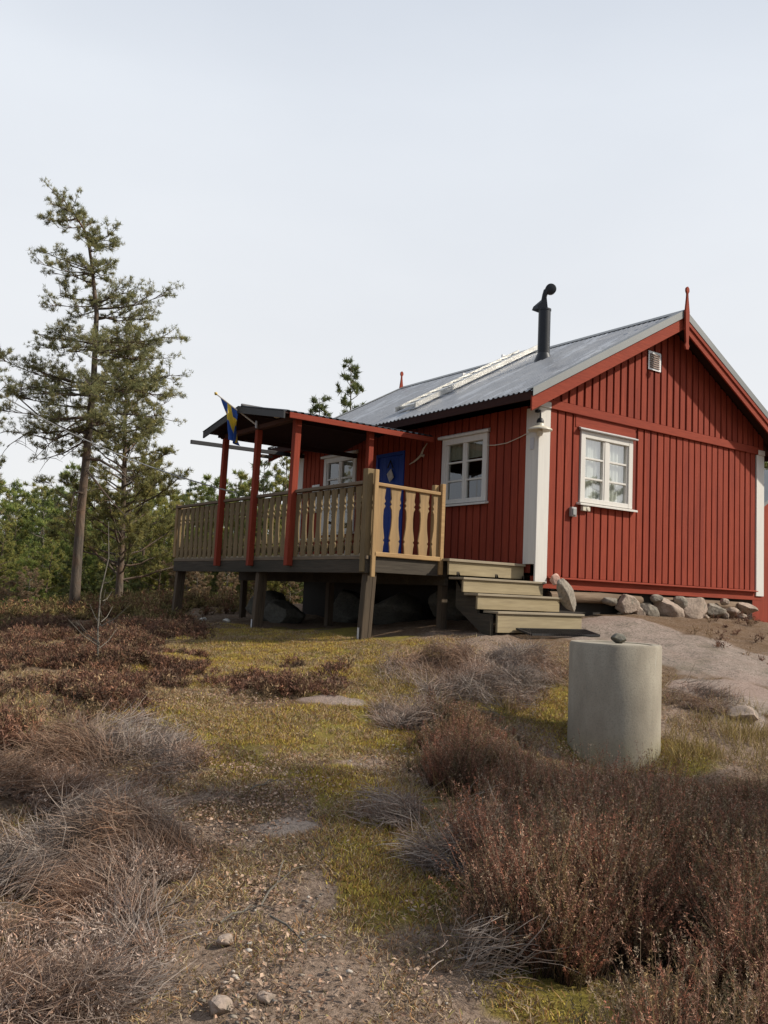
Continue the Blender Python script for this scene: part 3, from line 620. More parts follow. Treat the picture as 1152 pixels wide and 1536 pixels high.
# round lamp under porch
m=MB(); m.lathe((-3.03,2.62,2.235),[(.001,.05),(.04,.05),(.055,.02),(.055,-.02),(.04,-.05),(.001,-.06)],16)
tag(m.build('porch_lamp',m_cream,None,smooth=True),'small round white lamp under the porch roof verge','lamp')
# flag
fl=thing('flag',(-2.92,3.42,2.2),'blue and yellow flag drooping from a slanted pole on the porch','flag')
pa=Vector((-2.95,3.42,2.19)); pb=Vector((-3.52,3.73,2.68))
pb=Vector(at(326,592,(np.array([-3.45,3.9,2.7])-CAM)@CF))
m=MB(); m.tube([pa,pb],[.014,.011],8); m.build('flagpole',m_white,fl,smooth=True)
m=MB(); m.tube([pb,pb+(pb-pa).normalized()*.03,pb+(pb-pa).normalized()*.06],[.012,.03,.008],10); m.build('pole_finial',plain('gold_knob',(.6,.42,.08),.4),fl,smooth=True)
m=MB(); m.tube([pa-Vector((0,0,.05)),pa+Vector((0,0,.06))],.02,8); m.build('pole_bracket',m_galv,fl)
m_flag,nt,b=newmat('flag_cloth'); a_=N(nt,'ShaderNodeAttribute'); a_.attribute_name='col'; nt.links.new(a_.outputs['Color'],b.inputs['Base Color']); b.inputs['Roughness'].default_value=.8
nu,nv_=48,40; V=[];C_=[]
ax=(pa-pb).normalized(); Lh=.38
for i in range(nu+1):
    for j in range(nv_+1):
        s=i/nu; t=j/nv_         # s along fly (hanging), t along the hoist on the pole
        top=pb+ax*(.06+Lh*t)
        fall=Vector((0,0,-1))*(.60*s); pull=(pb+ax*.30-top)*(min(1,s*1.15))*.62
        fold=Vector((CR[0],CR[1],0))*(.05*math.sin(t*9+s*4)*s)+Vector((CF[0],CF[1],0))*(.06*math.sin(t*11+s*3)*min(1,s*2))
        V.append(top+fall+pull+fold+Vector((CR[0],CR[1],0))*(.10*s))
        yel=(abs(t-.5)<.11) or (abs(s-.38)<.085); C_.append((.70,.50,.04) if yel else (.02,.08,.34))
Fi=np.array([[i*(nv_+1)+j,(i+1)*(nv_+1)+j,(i+1)*(nv_+1)+j+1,i*(nv_+1)+j+1] for i in range(nu) for j in range(nv_)])
o=npmesh('flag_cloth',np.array([tuple(v) for v in V]),Fi,m_flag,np.array(C_),smooth=True); o.parent=fl; o.matrix_parent_inverse=Matrix.Translation(-wl(fl)); 
md=o.modifiers.new('thick','SOLIDIFY'); md.thickness=.002
# bench on the veranda
bn=thing('bench',(-.6,5.1,ZD),'white slatted bench standing on the veranda under the far window','bench')
m=MB()
for k in range(3): m.box(-.78+k*.13,-.67+k*.13,4.42,5.85,.58,.605)
m.build('seat',m_white,bn,bevel=.004)
for (x,y) in ((-.74,4.50),(-.44,4.50),(-.74,5.77),(-.44,5.77)):
    m=MB(); m.box(x-.03,x+.03,y-.03,y+.03,ZD+.003,.579); m.build('leg',m_white,bn,bevel=.004)
# white towel hanging on rail inner side
V=[];nu=20
for i in range(nu+1):
    for j in range(9):
        V.append((-.27+.03*math.sin(i*1.1)*(.3+j/8),5.86+.26*i/nu*(1-.25*j/8),1.72-.55*j/8 ))
Fi=np.array([[i*9+j,(i+1)*9+j,(i+1)*9+j+1,i*9+j+1] for i in range(nu) for j in range(8)])
o=npmesh('towel',np.array(V),Fi,m_curt,smooth=True); tag(o,'white cloth hanging on the wall left of the far window','towel'); md=o.modifiers.new('t','SOLIDIFY'); md.thickness=.01
# ================================================================== WELL RING
rc=at(922,1010,7.6+.42); rx_,ry_=float(rc[0]),float(rc[1]); RR=.405
ztop=float((CAM+ray(922,967)*7.62)[2]); zbot=ztop-1.12
well=thing('well_ring',(rx_,ry_,zbot),'tall grey concrete well ring standing in the heather with a lump on its lid','well ring')
m=MB(); m.lathe((0,0,0),[(RR-.012,0),(RR,.01),(RR,.6),(RR,1.10),(RR-.012,1.118),(RR-.05,1.12),(RR-.08,1.115),(RR-.08,.9)],72); o=m.build('ring_wall',m_conc,None,smooth=True); o.parent=well
for v_ in o.data.vertices:
    a_=math.atan2(v_.co.y,v_.co.x); k_=1+.006*(float(fbm(a_*9+20,v_.co.z*6,91,3))-.5)-(.012*max(0,float(vn(a_*14+40,0.5,92))-.72)*4 if v_.co.z>1.09 and v_.co.x**2+v_.co.y**2>.14 else 0)
    v_.co.x*=k_; v_.co.y*=k_
m=MB(); m.lathe((0,0,0),[(RR-.085,1.07),(RR-.085,1.104),(RR-.1,1.11),(.001,1.112)],48); o=m.build('lid',m_conc,None,smooth=True); o.parent=well
# ------------------------------------------------------------------ stones
def stone_mesh(name,c,r,seed,mat,squash=(1,1,1),rot=(0,0,0),parent=None,sub=4,rough=.22):
    import bmesh
    from mathutils import noise as mn, Euler
    bm=bmesh.new(); bmesh.ops.create_icosphere(bm,subdivisions=sub,radius=1)
    rs=random.Random(seed); off=Vector((rs.uniform(0,99),rs.uniform(0,99),rs.uniform(0,99)))
    pl_=[(Vector((rs.gauss(0,1),rs.gauss(0,1),rs.gauss(0,1))).normalized(),rs.uniform(.55,.85)) for _ in range(9)]
    E_=Euler(rot).to_matrix()
    for v in bm.verts:
        p=v.co.copy()
        for n_p,dd in pl_:
            e=p.dot(n_p)-dd
            if e>0: p-=n_p*e*.93
        p*=1+rough*.5*mn.fractal(p*1.3+off,1,2,4)
        p+=p.normalized()*rough*.12*mn.fractal(p*6+off,1,2,4)
        v.co=E_@Vector((p.x*squash[0],p.y*squash[1],p.z*squash[2]))*r
    me=bpy.data.meshes.new(name); bm.to_mesh(me); bm.free(); me.materials.append(mat)
    for p in me.polygons: p.use_smooth=True
    try: me.set_sharp_from_angle(angle=math.radians(35))
    except Exception: pass
    o=bpy.data.objects.new(name,me); o.location=c; COL.objects.link(o)
    if parent: o.parent=parent
    return o
o=stone_mesh('lid_stone',(rx_+.08,ry_+.02,ztop+.035),.085,3,m_stoned,(1.0,.8,.6)); tag(o,'small dark brown stone lying on top of the concrete well ring','stone')
def pg(px,py,y): 
    d=ray(px,py); t=(y-CAM[1])/d[1]; return CAM+d*t
FST=[(938,907,.20,(1,.7,.62),0,'pinkish boulder at the left end of the stones under the gable'),
 (972,916,.17,(1,.7,.6),.5,'brown wedge shaped stone right of the leftmost gable boulder'),
 (1003,915,.24,(1,.7,.62),.45,'slanting long pale boulder in the middle of the gable foundation'),
 (1036,913,.27,(1.05,.7,.75),0,'largest upright block of stone under the gable sill log'),
 (1072,914,.17,(1.2,.7,.6),0,'low grey stone right of the largest gable foundation block'),
 (1098,918,.16,(1.1,.7,.55),.2,'flat stone near the right end of the gable foundation'),
 (1122,913,.15,(1.3,.7,.55),.3,'thin slab of stone below the white right corner board'),
 (952,930,.09,(1.2,.8,.6),0,'small stone in front of the leftmost gable boulders'),
 (1016,932,.10,(1,.8,.7),0,'small rounded stone at the foot of the middle gable boulder'),
 (1086,903,.08,(1,.8,.6),0,'small chock stone jammed under the sill log at right'),
 (985,898,.09,(1,.8,.6),0,'small dark chock stone jammed under the sill log in the middle'),
 (955,918,.12,(1,.8,.7),.7,'brown stone wedged between the two leftmost gable boulders'),
 (1055,925,.11,(1.2,.8,.6),.2,'small flat stone right in front of the biggest foundation block'),
 (1020,905,.12,(1,.8,.8),.3,'stone tucked between the long slanting boulder and the biggest block'),
 (1110,925,.10,(1.3,.8,.5),.1,'low slab lying in front of the right foundation stones'),
 (1084,922,.10,(1.1,.8,.7),.9,'knobbly stone among the right foundation stones'),
 (915,902,.10,(1.2,.8,.6),.1,'shadowed stone left of the pinkish gable boulder')]
for i,(px,py,r,sq,rt,lab) in enumerate(FST):
    p=pg(px,py,-.10-.04*(r<.12)); o=stone_mesh('foundation_stone',tuple(p),r*1.28,20+i,m_stone if i%3!=1 else m_stone2,sq,(0,rt,0)); tag(o,lab,'stone','stones under the gable wall')
p=pg(850,893,-.36); o=stone_mesh('leaning_slab',tuple(p),.30,51,m_stone2,(1.0,.28,.50),(0,.72,.2)); tag(o,'pale slab of rock leaning beside the wooden steps','rock')
p=pg(832,869,-.20); o=stone_mesh('round_stone',tuple(p),.085,52,plain('pink_stone',(.52,.33,.26),.9,0,.2,8,.3),(1,.8,1),(0,.3,0)); tag(o,'small rounded pink stone perched against the cabin corner','stone')
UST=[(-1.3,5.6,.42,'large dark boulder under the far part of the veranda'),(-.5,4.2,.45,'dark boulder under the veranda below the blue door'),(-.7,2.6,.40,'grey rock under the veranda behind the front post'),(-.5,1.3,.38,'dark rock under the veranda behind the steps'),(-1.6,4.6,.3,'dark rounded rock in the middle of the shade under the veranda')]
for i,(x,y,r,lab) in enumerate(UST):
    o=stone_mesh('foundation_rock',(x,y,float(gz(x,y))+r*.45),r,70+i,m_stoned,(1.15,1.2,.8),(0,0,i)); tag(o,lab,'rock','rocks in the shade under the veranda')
for i,(px,py,lab) in enumerate(((270,918,'small white stone beside the far veranda leg'),(305,925,'small white stone left of the middle veranda leg'),(340,928,'palest small stone nearest the middle veranda leg'),(243,921,'small white stone at the left foot of the veranda'))):
    p=G(px,py+6); o=stone_mesh('white_stone',(p[0],p[1],p[2]+.03),.065,90+i,plain('white_stone',(.6,.57,.5),.9),(1.2,1,.6),(0,0,i),sub=3); tag(o,lab,'stone')
for i,(px,py,r,lab) in enumerate(((340,1413,.035,'rounded pale stone in the leaf litter near the bottom'),(330,1515,.045,'pale angular stone at the bottom edge in the litter'),(733,1378,.035,'single pale stone beside the dark heather at the bottom'),(1115,1080,.16,'pinkish rock poking out of the heather at the right edge'),(400,1500,.03,'little greyish stone in the gravel near the bottom edge'))):
    p=G(px,py); o=stone_mesh('loose_stone',(p[0],p[1],p[2]+r*.3),r,110+i,m_stone,(1.3,1,.6),(0,0,i*1.3),sub=3); tag(o,lab,'stone')
# ================================================================== VEGETATION
def strands(name,base,d,length,width,col,bend=.3,segs=3,seed=0,mat=None,parent=None,lab=None,tipcol=None):
    """ribbons: base (n,3), d (n,3) unit start direction, curving by gravity/bend"""
    r=np.random.default_rng(seed); n=len(base); k=segs
    side=np.cross(d,r.normal(size=(n,3))); side/=np.linalg.norm(side,axis=1,keepdims=True)+1e-9
    bd=r.normal(size=(n,3)); bd[:,2]=-abs(bd[:,2])*.6; bd*=bend
    V=np.zeros((n,k+1,2,3)); C=np.zeros((n,k+1,2,3)); P=base.copy(); D=d.copy()
    for i in range(k+1):
        t=i/k; wv=(width*(1-t**1.6)+.0006)[:,None]
        V[:,i,0]=P-side*wv*.5; V[:,i,1]=P+side*wv*.5
        c=col if tipcol is None else col*(1-t)+tipcol*t
        C[:,i,0]=c; C[:,i,1]=c
        P=P+D*(length/k)[:,None]; D=D+bd/k+r.normal(size=(n,3))*.12; D/=np.linalg.norm(D,axis=1,keepdims=True)
    s=2*(k+1); o0=(np.arange(n)*s)[:,None,None]; q=np.array([[2*i,2*i+1,2*i+3,2*i+2] for i in range(k)])[None]
    return V.reshape(-1,3),(o0+q).reshape(-1,4),C.reshape(-1,3)
def join(parts):
    Vs=[];Fs=[];Cs=[];o=0
    for V,F,C in parts: Vs.append(V);Fs.append(F+o);Cs.append(C);o+=len(V)
    return np.concatenate(Vs),np.concatenate(Fs),np.concatenate(Cs)
def scatter(bl,dens,seed,edge=.5,ns=.55,maxn=400000,clump=None):
    r=np.random.default_rng(seed); pts=[]
    for b_ in bl:
        cx,cy,dx,dy,ru,rv=b_; A=math.pi*ru*rv*2.2; n=int(A*dens)
        th_=r.uniform(0,2*math.pi,n); q=np.sqrt(r.uniform(0,2.0,n)); u=q*np.cos(th_)*ru; v=q*np.sin(th_)*rv
        pts.append(np.c_[cx+u*dy+v*dx,cy-u*dx+v*dy])
    P=np.concatenate(pts); m_=bmask(P[:,0],P[:,1],bl,edge,seed,ns); 
    keep=r.uniform(0,1,len(P))<m_
    P=P[keep]
    if clump:
        c=fbm(P[:,0]/clump,P[:,1]/clump,seed+3,3); P=P[r.uniform(0,1,len(P))<np.clip((c-.35)*4,0.05,1)]
    # keep clear of the built things
    x,y=P[:,0],P[:,1]
    bad=((x>-2.7)&(x<5.2)&(y>-.1)&(y<7))|(np.hypot(x-rx_,y-ry_)<RR+.02)|((x>-1.7)&(x<.4)&(y>-1.1)&(y<.5))|(np.hypot(x-CAM[0],y-CAM[1])<1.2)
    P=P[~bad][:maxn]; return P
def pick(cols,n,r,jit=.25):
    c=np.array(cols)[r.integers(0,len(cols),n)]; return c*(1+r.uniform(-jit,jit,(n,1)))
def upright(n,r,spread): 
    d=np.c_[r.normal(size=(n,2))*spread,np.ones(n)]; return d/np.linalg.norm(d,axis=1,keepdims=True)
def mound(P,scale,seed,h):   # domed clump height
    return np.clip(fbm(P[:,0]/scale,P[:,1]/scale,seed,2)*2.2-.45,0.12,1.15)*h
HRED=[blob(*a) for a in ((745,1165,110,40),(940,1240,200,70),(1080,1330,230,130),(900,1400,170,90),(1120,1180,110,60),(1000,1470,200,80),(690,1130,70,30),(1150,1450,120,120))]
HLEFT=[blob(*a) for a in ((90,975,130,25),(60,1060,120,40),(200,960,90,22),(200,1010,110,22),(420,1020,90,18),(40,950,60,25),(330,975,60,12),(1100,930,60,8),(1050,948,50,8),(1100,1030,60,14))]
HGREY=[blob(*a) for a in ((185,1145,95,36),(60,1190,90,50),(90,1300,140,75),(90,1420,150,85),(40,1490,150,70),(230,1300,60,35),(700,1030,110,32),(770,1010,60,20),(740,1470,75,35),(620,1090,50,20),(590,1225,45,22),(690,1290,60,26),(1050,1050,50,16))]
GRS=[blob(*a) for a in ((690,1200,40,30),(1000,1135,60,28),(1090,1120,90,30),(940,1145,30,12),(800,1075,60,16),(640,1040,90,20),(1130,1090,60,25),(40,1080,60,20))]
# red-brown upright heather
def heather_plants(P,seed,h,cols,dark,spread,nst,wid,nlf=20,lsz=.010,scale=.75):
    """each plant: thin woody stems from one root, the upper part clothed in tiny leaflets"""
    r=np.random.default_rng(seed); mh=np.clip(fbm(P[:,0]/scale,P[:,1]/scale,seed,3)*3.8-1.35,0.05,1.15)
    q_=mh>.22; P=P[q_]; mh=mh[q_]; n=len(P); hh=mh**.7*h*r.uniform(.65,1.1,n)*np.clip((np.hypot(P[:,0]-rx_+.5,P[:,1]-ry_+.6)-.3)/1.9,.22,1)
    B=np.repeat(np.c_[P,gz(P[:,0],P[:,1])-.03],nst,0); H=np.repeat(hh,nst)*r.uniform(.6,1.12,n*nst); N_=n*nst
    d=upright(N_,r,spread)
    patch=np.repeat(.7+.6*fbm(P[:,0]/.5,P[:,1]/.5,seed+4,2),nst)[:,None]
    ct=np.repeat(pick(cols,n,r,.25),nst,0)*r.uniform(.75,1.25,(N_,1))*patch; cb=np.tile(np.array(dark),(N_,1))
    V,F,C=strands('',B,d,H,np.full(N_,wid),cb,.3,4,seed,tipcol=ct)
    Vr=V.reshape(N_,5,2,3).mean(2); parts=[]
    t=1.04-.62*r.uniform(0,1,(N_,nlf))**1.25; i=np.clip((t*4).astype(int),0,3); f=(t*4-i)[:,:,None]; k=np.arange(N_)[:,None]
    p=Vr[k,i]*(1-f)+Vr[k,i+1]*f; ax=(Vr[k,i+1]-Vr[k,i]); ax/=np.linalg.norm(ax,axis=2,keepdims=True)+1e-9
    dl=ax*.9+r.normal(size=ax.shape)*.75; dl/=np.linalg.norm(dl,axis=2,keepdims=True); sd_=np.cross(dl,r.normal(size=dl.shape)); sd_/=np.linalg.norm(sd_,axis=2,keepdims=True)+1e-9
    L_=(lsz*r.uniform(.6,1.5,(N_,nlf)))[:,:,None]; b0=p+r.normal(size=p.shape)*lsz*.35
    V2=np.stack([b0-sd_*L_*.16,b0+sd_*L_*.16,b0+dl*L_],2).reshape(-1,3); F2=np.arange(len(V2)).reshape(-1,3)
    C2=np.repeat((ct[:,None,:]*r.uniform(.6,1.4,(N_,nlf,1))*(.6+.5*t[:,:,None])).reshape(-1,3),3,0)
    F2=np.c_[F2,F2[:,2]] if False else F2
    F1=np.concatenate([F[:,[0,1,2]],F[:,[0,2,3]]]); return join([(V,F1,C),(V2,F2,C2)])
RB=[(.24,.105,.066),(.16,.075,.05),(.29,.17,.115),(.11,.07,.045),(.19,.13,.065),(.10,.08,.045),(.25,.19,.13)]
P=scatter(HRED,620,101,.6,.6,10000); print('hred',len(P))
P=P[(np.hypot(P[:,0]-rx_+.45,P[:,1]-ry_+.55)>.75)]; q1=heather_plants(P,11,.50,RB,(.018,.014,.010),.20,9,.0032,40,.0100,.34)
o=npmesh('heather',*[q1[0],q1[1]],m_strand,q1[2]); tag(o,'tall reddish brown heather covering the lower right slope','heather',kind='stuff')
P=scatter(HLEFT,330,102,.8,.5,8000,clump=.6); print('hleft',len(P))
q1=heather_plants(P,12,.20,[(.12,.062,.042),(.10,.055,.038),(.085,.055,.038),(.17,.115,.065),(.15,.075,.045)],(.05,.03,.02),.45,6,.006,9,.032)
o=npmesh('heather',q1[0],q1[1],m_strand,q1[2]); tag(o,'low dark red heather in the hollow left of the veranda','heather',kind='stuff')
# grey, flattened dead heather: long lying strands
P=scatter(HGREY,6500,103,.6,.55,130000,clump=.42); n=len(P); print('hgrey',n)
r=np.random.default_rng(5)
sw=fbm(P[:,0]/.55,P[:,1]/.55,77,2)*2*math.pi*2.2+2.2; pt=(.55+.9*fbm(P[:,0]/.35,P[:,1]/.35,78,3))[:,None]; br=np.clip(fbm(P[:,0]/.7,P[:,1]/.7,79,2)*4-2.1,0,1)[:,None]
h0=mound(P,.4,66,.20)
B=np.c_[P,gz(P[:,0],P[:,1])+h0*r.uniform(.0,1,n)]; d=np.c_[np.cos(sw),np.sin(sw),np.full(n,.35)]+r.normal(size=(n,3))*.50; d[:,2]=abs(d[:,2]); d/=np.linalg.norm(d,axis=1,keepdims=True)
ct=pick([(.26,.215,.185),(.31,.26,.225),(.22,.175,.15),(.27,.19,.145),(.33,.28,.24)],n,r,.25)*pt; ct=ct*(1-br)+ct*br*np.array([.95,.76,.62])
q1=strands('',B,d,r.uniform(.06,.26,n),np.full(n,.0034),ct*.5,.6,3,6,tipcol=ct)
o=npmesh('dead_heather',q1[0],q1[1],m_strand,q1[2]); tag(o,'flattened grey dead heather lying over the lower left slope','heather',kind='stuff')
P2=P[::7]; q1=heather_plants(P2,13,.16,[(.30,.24,.2),(.22,.16,.13),(.27,.17,.12)],(.07,.055,.045),.6,6,.003,10,.013,.45)
o=npmesh('dead_heather',q1[0],q1[1],m_strand,q1[2]); tag(o,'grey twiggy dead heather sprigs standing among the flattened mats','heather',kind='stuff')
# grass
P=scatter(GRS,1000,104,.6,.4,24000,clump=.3); n=len(P); print('grass',n)
B=np.c_[P,gz(P[:,0],P[:,1])-.01]; ct=pick([(.32,.24,.09),(.25,.18,.07),(.36,.27,.15),(.20,.16,.05)],n,r)
q1=strands('',B,upright(n,r,.35),r.uniform(.06,.22,n),np.full(n,.004),ct*.6,.5,4,8,tipcol=ct)
o=npmesh('dry_grass',q1[0],q1[1],m_strand,q1[2]); tag(o,'yellowish dry grass tufts beside the concrete ring','grass',kind='stuff')
# moss tufts
P=scatter(MOSS,7500,105,.8,.7,230000,clump=.3); n=len(P); print('moss',n)
B=np.c_[P,gz(P[:,0],P[:,1])-.012]; ct=pick([(.48,.38,.08),(.35,.27,.06),(.56,.44,.09),(.32,.18,.07),(.20,.17,.055),(.36,.22,.08),(.25,.14,.06)],n,r)
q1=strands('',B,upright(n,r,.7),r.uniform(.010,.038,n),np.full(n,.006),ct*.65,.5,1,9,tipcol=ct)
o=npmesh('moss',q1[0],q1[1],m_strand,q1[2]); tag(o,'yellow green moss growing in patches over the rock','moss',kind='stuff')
# all-over short dry undergrowth so bare soil never reads smooth
ALL=[blob(576,1300,700,300),blob(576,1050,620,110),blob(300,960,500,40)]
P=scatter(ALL,5200,106,.6,.2,300000,clump=.22); 
P=P[bmask(P[:,0],P[:,1],ROCK,.5,31,.4)<.4]; n=len(P); print('under',n)
B=np.c_[P,gz(P[:,0],P[:,1])-.008]; ct=pick([(.30,.20,.11),(.20,.14,.08),(.38,.28,.17),(.27,.23,.08),(.32,.17,.08),(.42,.33,.22),(.16,.11,.07)],n,r)
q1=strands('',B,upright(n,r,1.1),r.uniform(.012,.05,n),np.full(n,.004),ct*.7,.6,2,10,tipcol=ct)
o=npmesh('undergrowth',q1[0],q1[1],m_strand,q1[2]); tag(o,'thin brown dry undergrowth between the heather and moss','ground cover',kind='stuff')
# low growth on the shelf of rock beyond the hollow, up to the wood
FAR=[blob(60,920,260,9),blob(330,905,260,9),blob(200,915,300,8),blob(420,890,120,8)]
P=scatter(FAR,60,120,.9,.3,9000); n=len(P); print('far',n)
q1=heather_plants(P,15,.38,[(.17,.085,.05),(.15,.10,.05),(.20,.15,.06),(.12,.10,.04)],(.05,.03,.02),.5,6,.012,9,.06)
o=npmesh('heather',q1[0],q1[1],m_strand,q1[2]); tag(o,'brown heather and dry tufts at the foot of the wood','heather',kind='stuff')
# fallen leaves
LITL=[blob(*a) for a in ((400,1220,110,50),(380,1350,80,60),(300,1190,110,30),(380,1160,110,30),(360,1240,80,40),(420,1400,70,90),(480,1490,150,50),(650,1400,50,50),(620,1150,60,25),(330,1060,90,15),(620,1480,60,40))]
P=scatter(LITL,1100,107,.9,.5,60000,clump=.3); n=len(P); print('leaves',n)
yaw=r.uniform(0,2*math.pi,n); s=r.uniform(.004,.011,n); up=upright(n,r,.5); a=np.c_[np.cos(yaw),np.sin(yaw),np.zeros(n)]; a-=up*(a*up).sum(1,keepdims=True); a/=np.linalg.norm(a,axis=1,keepdims=True); b2=np.cross(up,a)
c0=np.c_[P,gz(P[:,0],P[:,1])+.012+.02*r.uniform(0,1,n)]
S=s[:,None]; V=np.stack([c0-a*S*1.3,c0-b2*S*.8+up*S*.35,c0+a*S*1.3,c0+b2*S*.8+up*S*.25],1)
V=np.stack([V[:,0],V[:,1],V[:,2],V[:,0],V[:,2],V[:,3]],1).reshape(-1,3); F=np.arange(n*6).reshape(-1,3)
ct=np.repeat(pick([(.31,.20,.14),(.24,.15,.10),(.36,.26,.19),(.18,.11,.075),(.27,.20,.145),(.15,.10,.07)],n,r),6,0)
o=npmesh('leaf_litter',V,F,m_leafm,ct); tag(o,'fallen pinkish brown birch leaves scattered down the path','leaves',kind='stuff')
# gravel
def pebbles(P,smin,smax,seed,cols):
    r=np.random.default_rng(seed); n=len(P); oct_=np.array([(1,0,0),(-1,0,0),(0,1,0),(0,-1,0),(0,0,1),(0,0,-1),(.7,.7,.3),(-.7,.6,.4),(.6,-.7,.35),(-.6,-.7,.3)],float)
    import itertools
    base=[(4,6,0),(4,0,8),(4,8,3),(4,3,9),(4,9,1),(4,1,7),(4,7,2),(4,2,6),(5,0,6),(5,6,2),(5,2,7),(5,7,1),(5,1,9),(5,9,3),(5,3,8),(5,8,0)]
    sc_=r.uniform(smin,smax,n)**1; j=1+r.uniform(-.3,.3,(n,10,1)); v=oct_[None]*j*np.array([1,1,.55])*sc_[:,None,None]*np.stack([r.uniform(.7,1.3,n),r.uniform(.7,1.3,n),np.ones(n)],1)[:,None,:]
    t=r.uniform(0,6.28,n); c,s=np.cos(t)[:,None],np.sin(t)[:,None]; x=v[:,:,0]*c-v[:,:,1]*s; y=v[:,:,0]*s+v[:,:,1]*c
    z=v[:,:,2]+(gz(P[:,0],P[:,1])+sc_*.2)[:,None]; V=np.stack([x+P[:,0:1],y+P[:,1:2],z],2).reshape(-1,3)
    F=(np.arange(n)[:,None,None]*10+np.array(base)[None]).reshape(-1,3); return V,F,np.repeat(pick(cols,n,r,.25),10,0)
P=scatter([blob(470,1490,230,80),blob(700,965,100,25),blob(420,1370,90,50),blob(640,1400,60,50),blob(620,1150,80,30),blob(400,1240,60,25)],300,108,.8,.6,14000,clump=.22)
q1=pebbles(P,.003,.015,3,[(.26,.22,.175),(.33,.27,.22),(.19,.165,.14),(.28,.20,.155),(.42,.38,.33)]); print('peb',len(P))
o=npmesh('gravel',q1[0],q1[1],attr_mat('pebble',.9),q1[2]); tag(o,'pale loose gravel scattered on the path and between plants','gravel',kind='stuff')
# fallen twigs
for i,(a,b_,c_,lab) in enumerate((((405,1385),(455,1425),(500,1418),'curved bare grey branch lying on the path near the bottom'),((390,1370),(415,1335),(425,1300),'thin forked twig lying just above the curved grey branch'),((330,1395),(365,1378),(385,1372),'short thin twig lying on the pale gravel left of the branch'),((375,1192),(395,1185),(412,1178),'short straight stick lying on the litter in mid slope'),((700,1285),(715,1300),(740,1330),'thin brown twig lying under the right hand heather'))):
    pts=[G(*q)+np.array([0,0,.03]) for q in (a,b_,c_)]; pts=[Vector(p) for p in pts]
    mid=[pts[0],pts[0].lerp(pts[1],.5)+Vector((0,.0,.015)),pts[1],pts[1].lerp(pts[2],.5)+Vector((0,0,.02)),pts[2]]
    m=MB(); m.tube(mid,[.005,.0045,.004,.003,.002],6); v=(pts[2]-pts[0]); sd=v.cross(Vector((0,0,1))).normalized()
    m.tube([mid[2],mid[2]+v*.2+sd*.06+Vector((0,0,.03)),mid[2]+v*.35+sd*.11+Vector((0,0,.02))],[.003,.0025,.0015],5)
    tag(m.build('fallen_twig',m_bark2,None,smooth=True),lab,'twig')
# ------------------------------------------------------------------ trees
def tufts(P,D,L,nb,w,cols,seed,spread=.7,fwd=.7):
    """needle tufts: nb thin triangles from each point"""
    r=np.random.default_rng(seed); n=len(P); Pn=np.repeat(P,nb,0); Dn=np.repeat(D,nb,0)*fwd+r.normal(size=(n*nb,3))*spread
    Dn/=np.linalg.norm(Dn,axis=1,keepdims=True); side=np.cross(Dn,r.normal(size=Dn.shape)); side/=np.linalg.norm(side,axis=1,keepdims=True)+1e-9
    Ln=np.repeat(L,nb)[:,None]*r.uniform(.7,1.15,(n*nb,1)); b0=Pn+r.normal(size=Pn.shape)*Ln*.15
    V=np.stack([b0-side*w/2,b0+side*w/2,b0+Dn*Ln],1).reshape(-1,3); F=np.arange(len(V)).reshape(-1,3)
    C=np.repeat(np.repeat(pick(cols,n,r,.25),nb,0)*r.uniform(.85,1.15,(n*nb,1)),3,0); return V,F,C
GRN=[(.26,.26,.12),(.21,.22,.10),(.32,.31,.14),(.16,.17,.08),(.34,.30,.13)]
def limb_tree(trunk,tr,limbs,seed,tuftL,nb,w,cols,twigs=9,twl=.55,per=3,droop=.15,density=1):
    """trunk: list of Vector; limbs: list of (start Vector, end Vector, r0). returns wood MB and crown arrays"""
    R_=random.Random(seed); wd=MB(); wd.tube(trunk,tr,10); P=[];D=[]
    for s,e,r0 in limbs:
        v=e-s; L_=v.length; pts=[]
        k1=Vector((R_.uniform(-1,1),R_.uniform(-1,1),R_.uniform(-.3,.6)))*L_*.07
        for i in range(7):
            t=i/6; pts.append(s+v*t+k1*math.sin(math.pi*t)+Vector((0,0,-droop*L_*math.sin(math.pi*t)*.5))+Vector((R_.uniform(-1,1),R_.uniform(-1,1),R_.uniform(-1,1)))*.018*L_)
        wd.tube(pts,[r0*(1-.85*i/6) for i in range(7)],5,False)
        nt_=max(3,int(twigs*L_*density))
        for k in range(nt_):
            t=R_.uniform(.30,1)**.8; i=min(5,int(t*6)); p=pts[i].lerp(pts[i+1],t*6-i) if t<1 else pts[6]
            d=(v.normalized()*R_.uniform(.1,1)+Vector((R_.gauss(0,.6),R_.gauss(0,.6),R_.uniform(-.35,1.0)))).normalized(); l=twl*R_.uniform(.45,1.1)*(1.1-.4*t)*min(1,.4+L_*.5)
            q=p+d*l; md_=p.lerp(q,.5)+Vector((0,0,-.04*l)); wd.tube([p,md_,q],[.009+.004*tuftL,.006,.003],3,False)
            for j in range(per):
                u=R_.uniform(.5,1.05); pp=p.lerp(q,u)+Vector((R_.gauss(0,.05),R_.gauss(0,.05),R_.gauss(0,.04)))*l*2
                dd=(d*.6+Vector((R_.gauss(0,.3),R_.gauss(0,.3),.8))).normalized(); P.append(pp);D.append(dd)
    P=np.array([tuple(p) for p in P]);D=np.array([tuple(p) for p in D])
    rg=np.random.default_rng(seed); return wd,tufts(P,D,rg.uniform(.7,1.2,len(P))*tuftL,nb,w,cols,seed)
